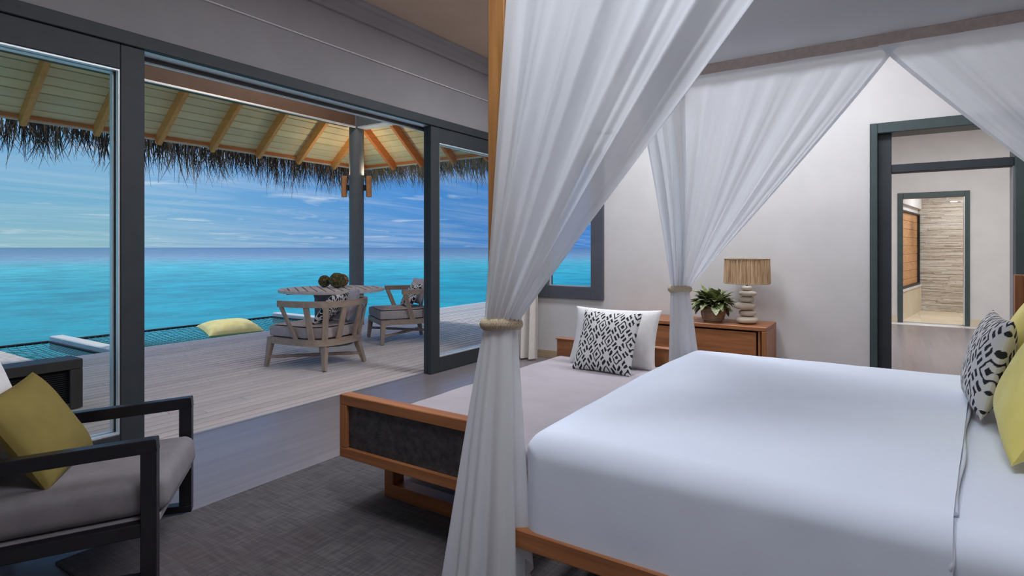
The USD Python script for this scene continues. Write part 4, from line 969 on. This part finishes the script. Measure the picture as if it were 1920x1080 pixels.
obj('shade_ring', [mv(trimesh.creation.torus(.187, .004, 48, 6), 5.40, 1.09, z) for z in (.935, 1.15)], M['straw'], shd, smooth=True)
obj('spider', [bar((5.40 - .184, 1.09, .96), (5.40 + .184, 1.09, .96), .004, .004, c=0.0005), bar((5.40, 1.09 - .184, .96), (5.40, 1.09 + .184, .96), .004, .004, c=.0005)], M['black'], shd)
pp = thing('potted_plant', 'leafy green plant in a round clay pot on the sideboard', 'plant', (5.40, 1.38, STZ))
pc = (5.40, 1.38)
po = obj('pot', mv(lathe([(0, 0), (.075, 0), (.095, .02), (.108, .07), (.104, .12), (.094, .142), (.085, .142), (.09, .11), (0, .105)], 40), *pc, STZ), M['pot'], pp, smooth=35)
obj('soil', mv(trimesh.creation.cylinder(radius=.088, height=.015, sections=24), *pc, STZ + .12), M['soil'], po)
rg = np.random.default_rng(31); stems = []
for i in range(190):
    az = rg.uniform(0, 2 * math.pi); el = math.radians(rg.uniform(5, 88)); ln = rg.uniform(.08, .15) * (1 + .35 * math.sin(el))
    base = np.array([pc[0] + .04 * math.cos(az), pc[1] + .04 * math.sin(az), STZ + .125])
    dirv = np.array([math.cos(az) * math.cos(el), math.sin(az) * math.cos(el), math.sin(el)])
    a0 = base + dirv * ln * rg.uniform(.3, .62); L_ = rg.uniform(.075, .125); W_ = L_ * rg.uniform(.58, .78)
    fwd = dirv + np.array([0, 0, -.35]) + rg.normal(0, .25, 3); fwd /= np.linalg.norm(fwd)
    side = np.cross(fwd, [0, 0, 1.0]); side /= np.linalg.norm(side); up = np.cross(side, fwd)
    pts, fs = [], []
    for q in range(6):
        f = q / 5; wd = W_ * math.sin(math.pi * min(.98, f * .92 + .06)) ** .8 * (1 - .3 * f); p = a0 + fwd * L_ * f - up * .35 * L_ * f * f
        pts += [p - side * wd / 2 + up * wd * .18, p, p + side * wd / 2 + up * wd * .18]
        if q:
            b = q * 3; fs += [(b - 3, b - 2, b + 1, b), (b - 2, b - 1, b + 2, b + 1)]
    if a0[0] + L_ > WX + .02: 
        pts = [np.array([min(p[0], WX - .03), p[1], p[2]]) for p in pts]
    obj('leaf', (np.array(pts), np.array(fs)), M['leaf'][int(rg.choice(3, p=[.30, .38, .32]))], pp, smooth=True)
    stems.append(tube([base, (base + a0) / 2 + np.array([0, 0, .01]), a0], .0022, 4))
obj('stems', stems, M['stem'], pp, kind='stuff')

# framed wooden panel standing beyond the bed, at the picture's edge
cb = thing('wooden_screen', 'brown teak screen panel standing between the bed and the doorway', 'screen', (4.62, -1.09, 0))
obj('stile', bx(4.60, 4.64, -.644, -.604, .02, 1.085, .003), M['walnut_z'], cb)
obj('stile', bx(4.60, 4.64, -1.58, -1.54, .02, 1.085, .003), M['walnut_z'], cb)
obj('rail', bx(4.60, 4.64, -1.54, -.644, 1.045, 1.085, .003), M['walnut_y'], cb)
obj('rail', bx(4.60, 4.64, -1.54, -.644, .06, .10, .003), M['walnut_y'], cb)
obj('panel', bx(4.612, 4.628, -1.54, -.644, .10, 1.045), M['walnut_z'], cb)
obj('foot', bx(4.50, 4.74, -.66, -.60, 0, .02, .003), M['walnut_x'], cb)
obj('foot', bx(4.50, 4.74, -1.58, -1.52, 0, .02, .003), M['walnut_x'], cb)

# linen drape in the corner by the window
def drape_fn(U, V):
    x = 5.50 + .045 * np.sin(U * 26) * (.6 + .4 * V) - .05 * (V ** 3) ; y = 3.30 + .42 * U - .02 * V * (1 - U)
    return np.stack([x, y, 2.42 - 2.40 * V], -1)
dr = thing('window_drape', 'pale linen drape hanging in the corner by the window', 'drape', (5.5, 3.5, .02))
obj('cloth', grid(drape_fn, 120, 20), M['drape'], dr, smooth=True)
obj('curtain_rod', rot(mv(trimesh.creation.cylinder(radius=.014, height=1.35, sections=16), 0, 0, 0), 'x', 90).apply_translation([5.50, 3.08, 2.43]), M['black'], dr)
obj('rod_bracket', [bx(5.49, 5.70, 3.70, 3.715, 2.42, 2.44), bx(5.49, 5.70, 2.45, 2.465, 2.42, 2.44)], M['black'], dr)

# ------------------------------------------------------------------ armchair
AR = -38.0
ac = thing('armchair', 'black framed lounge armchair with grey cushions by the sliding door', 'armchair', (0.98, 2.75, .008), AR)
# local frame: +x forward (seat front), +y towards the far arm; front outer corners at (fx, +-hw)
fx = .355; hw_ = .335
def A2(n, m, mt, **k): return obj(n, m, mt, ac, world=False, **k)
for s, nm in ((-1, 0), (1, 1)):
    yo, yi = s * hw_, s * (hw_ - .05)
    zA = lambda x: .536 + (x - fx) * .07
    A2('front_post', bx(fx - .052, fx, yo, yi, .03, .49, .003), M['black_wood'])
    A2('arm', bar((fx, (yo + yi) / 2, .512), (fx - .78, (yo + yi) / 2, .512 - .055), .05, .05, c=.003), M['black_wood'])
    A2('rear_post', bar((fx - .72, (yo + yi) / 2, .03), (fx - .735, (yo + yi) / 2, .44), .05, .05, up=(1, 0, 0), c=.003), M['black_wood'])
    A2('sled_foot', bx(fx - .76, fx, yo, yi, .0, .032, .003), M['black_wood'])
    A2('side_rail', bar((fx - .05, (yo + yi) / 2, .205), (fx - .74, (yo + yi) / 2, .15), .045, .05, c=.003), M['black_wood'])
A2('seat_deck', bar((fx + .0, 0, .225), (fx - .74, 0, .165), 2 * hw_ - .105, .024, c=.003), M['arm_cushion'])
sc_ = soft_box(-.36, .385, -.28, .28, 0, .135, .045, (40, 34, 10), .004, 6, .02)
sc_ = rot(sc_, 'y', -4.6); A2('seat_cushion', mv(sc_, fx - .355, 0, .209), M['arm_cushion'], smooth=True)
bk = soft_box(-.065, .065, -.275, .275, 0, .46, .05, (10, 30, 30), .004, 8)
bk = rot(bk, 'y', -18); A2('back_cushion', mv(bk, fx - .70, 0, .31), M['arm_cushion'], smooth=True)
A2('back_frame', [bar((fx - .80, y, .16), (fx - .95, y, .72), .045, .03, up=(1, 0, 0), c=.003) for y in (-.2, 0, .2)] + [bar((fx - .95, -.3, .71), (fx - .95, .3, .71), .03, .05, c=.003)], M['black_wood'])
def on_arm(m, lx, ly, lz): m = mv(m, lx, ly, lz); m = rot(m, 'z', AR); return mv(m, 0.98, 2.75, .008)
m, _ = pillow(.40, .40, .15, 56, 33, .05)
m = rot(m, 'y', 83); m = rot(m, 'x', -31); m = rot(m, 'z', 83.5)
obj('yellow_pillow', on_arm(m, -.12, -.02, .530), M['yellow_shaded'], None, 'mustard yellow pillow propped in the black armchair', 'pillow', smooth=True)
m, _ = pillow(.46, .46, .14, 48, 35); m = rot(rot(m, 'x', -20), 'z', 86)
obj('white_pillow', on_arm(m, -.33, .03, .585), M['white_linen'], None, 'white pillow behind the yellow one in the armchair', 'pillow', smooth=True)
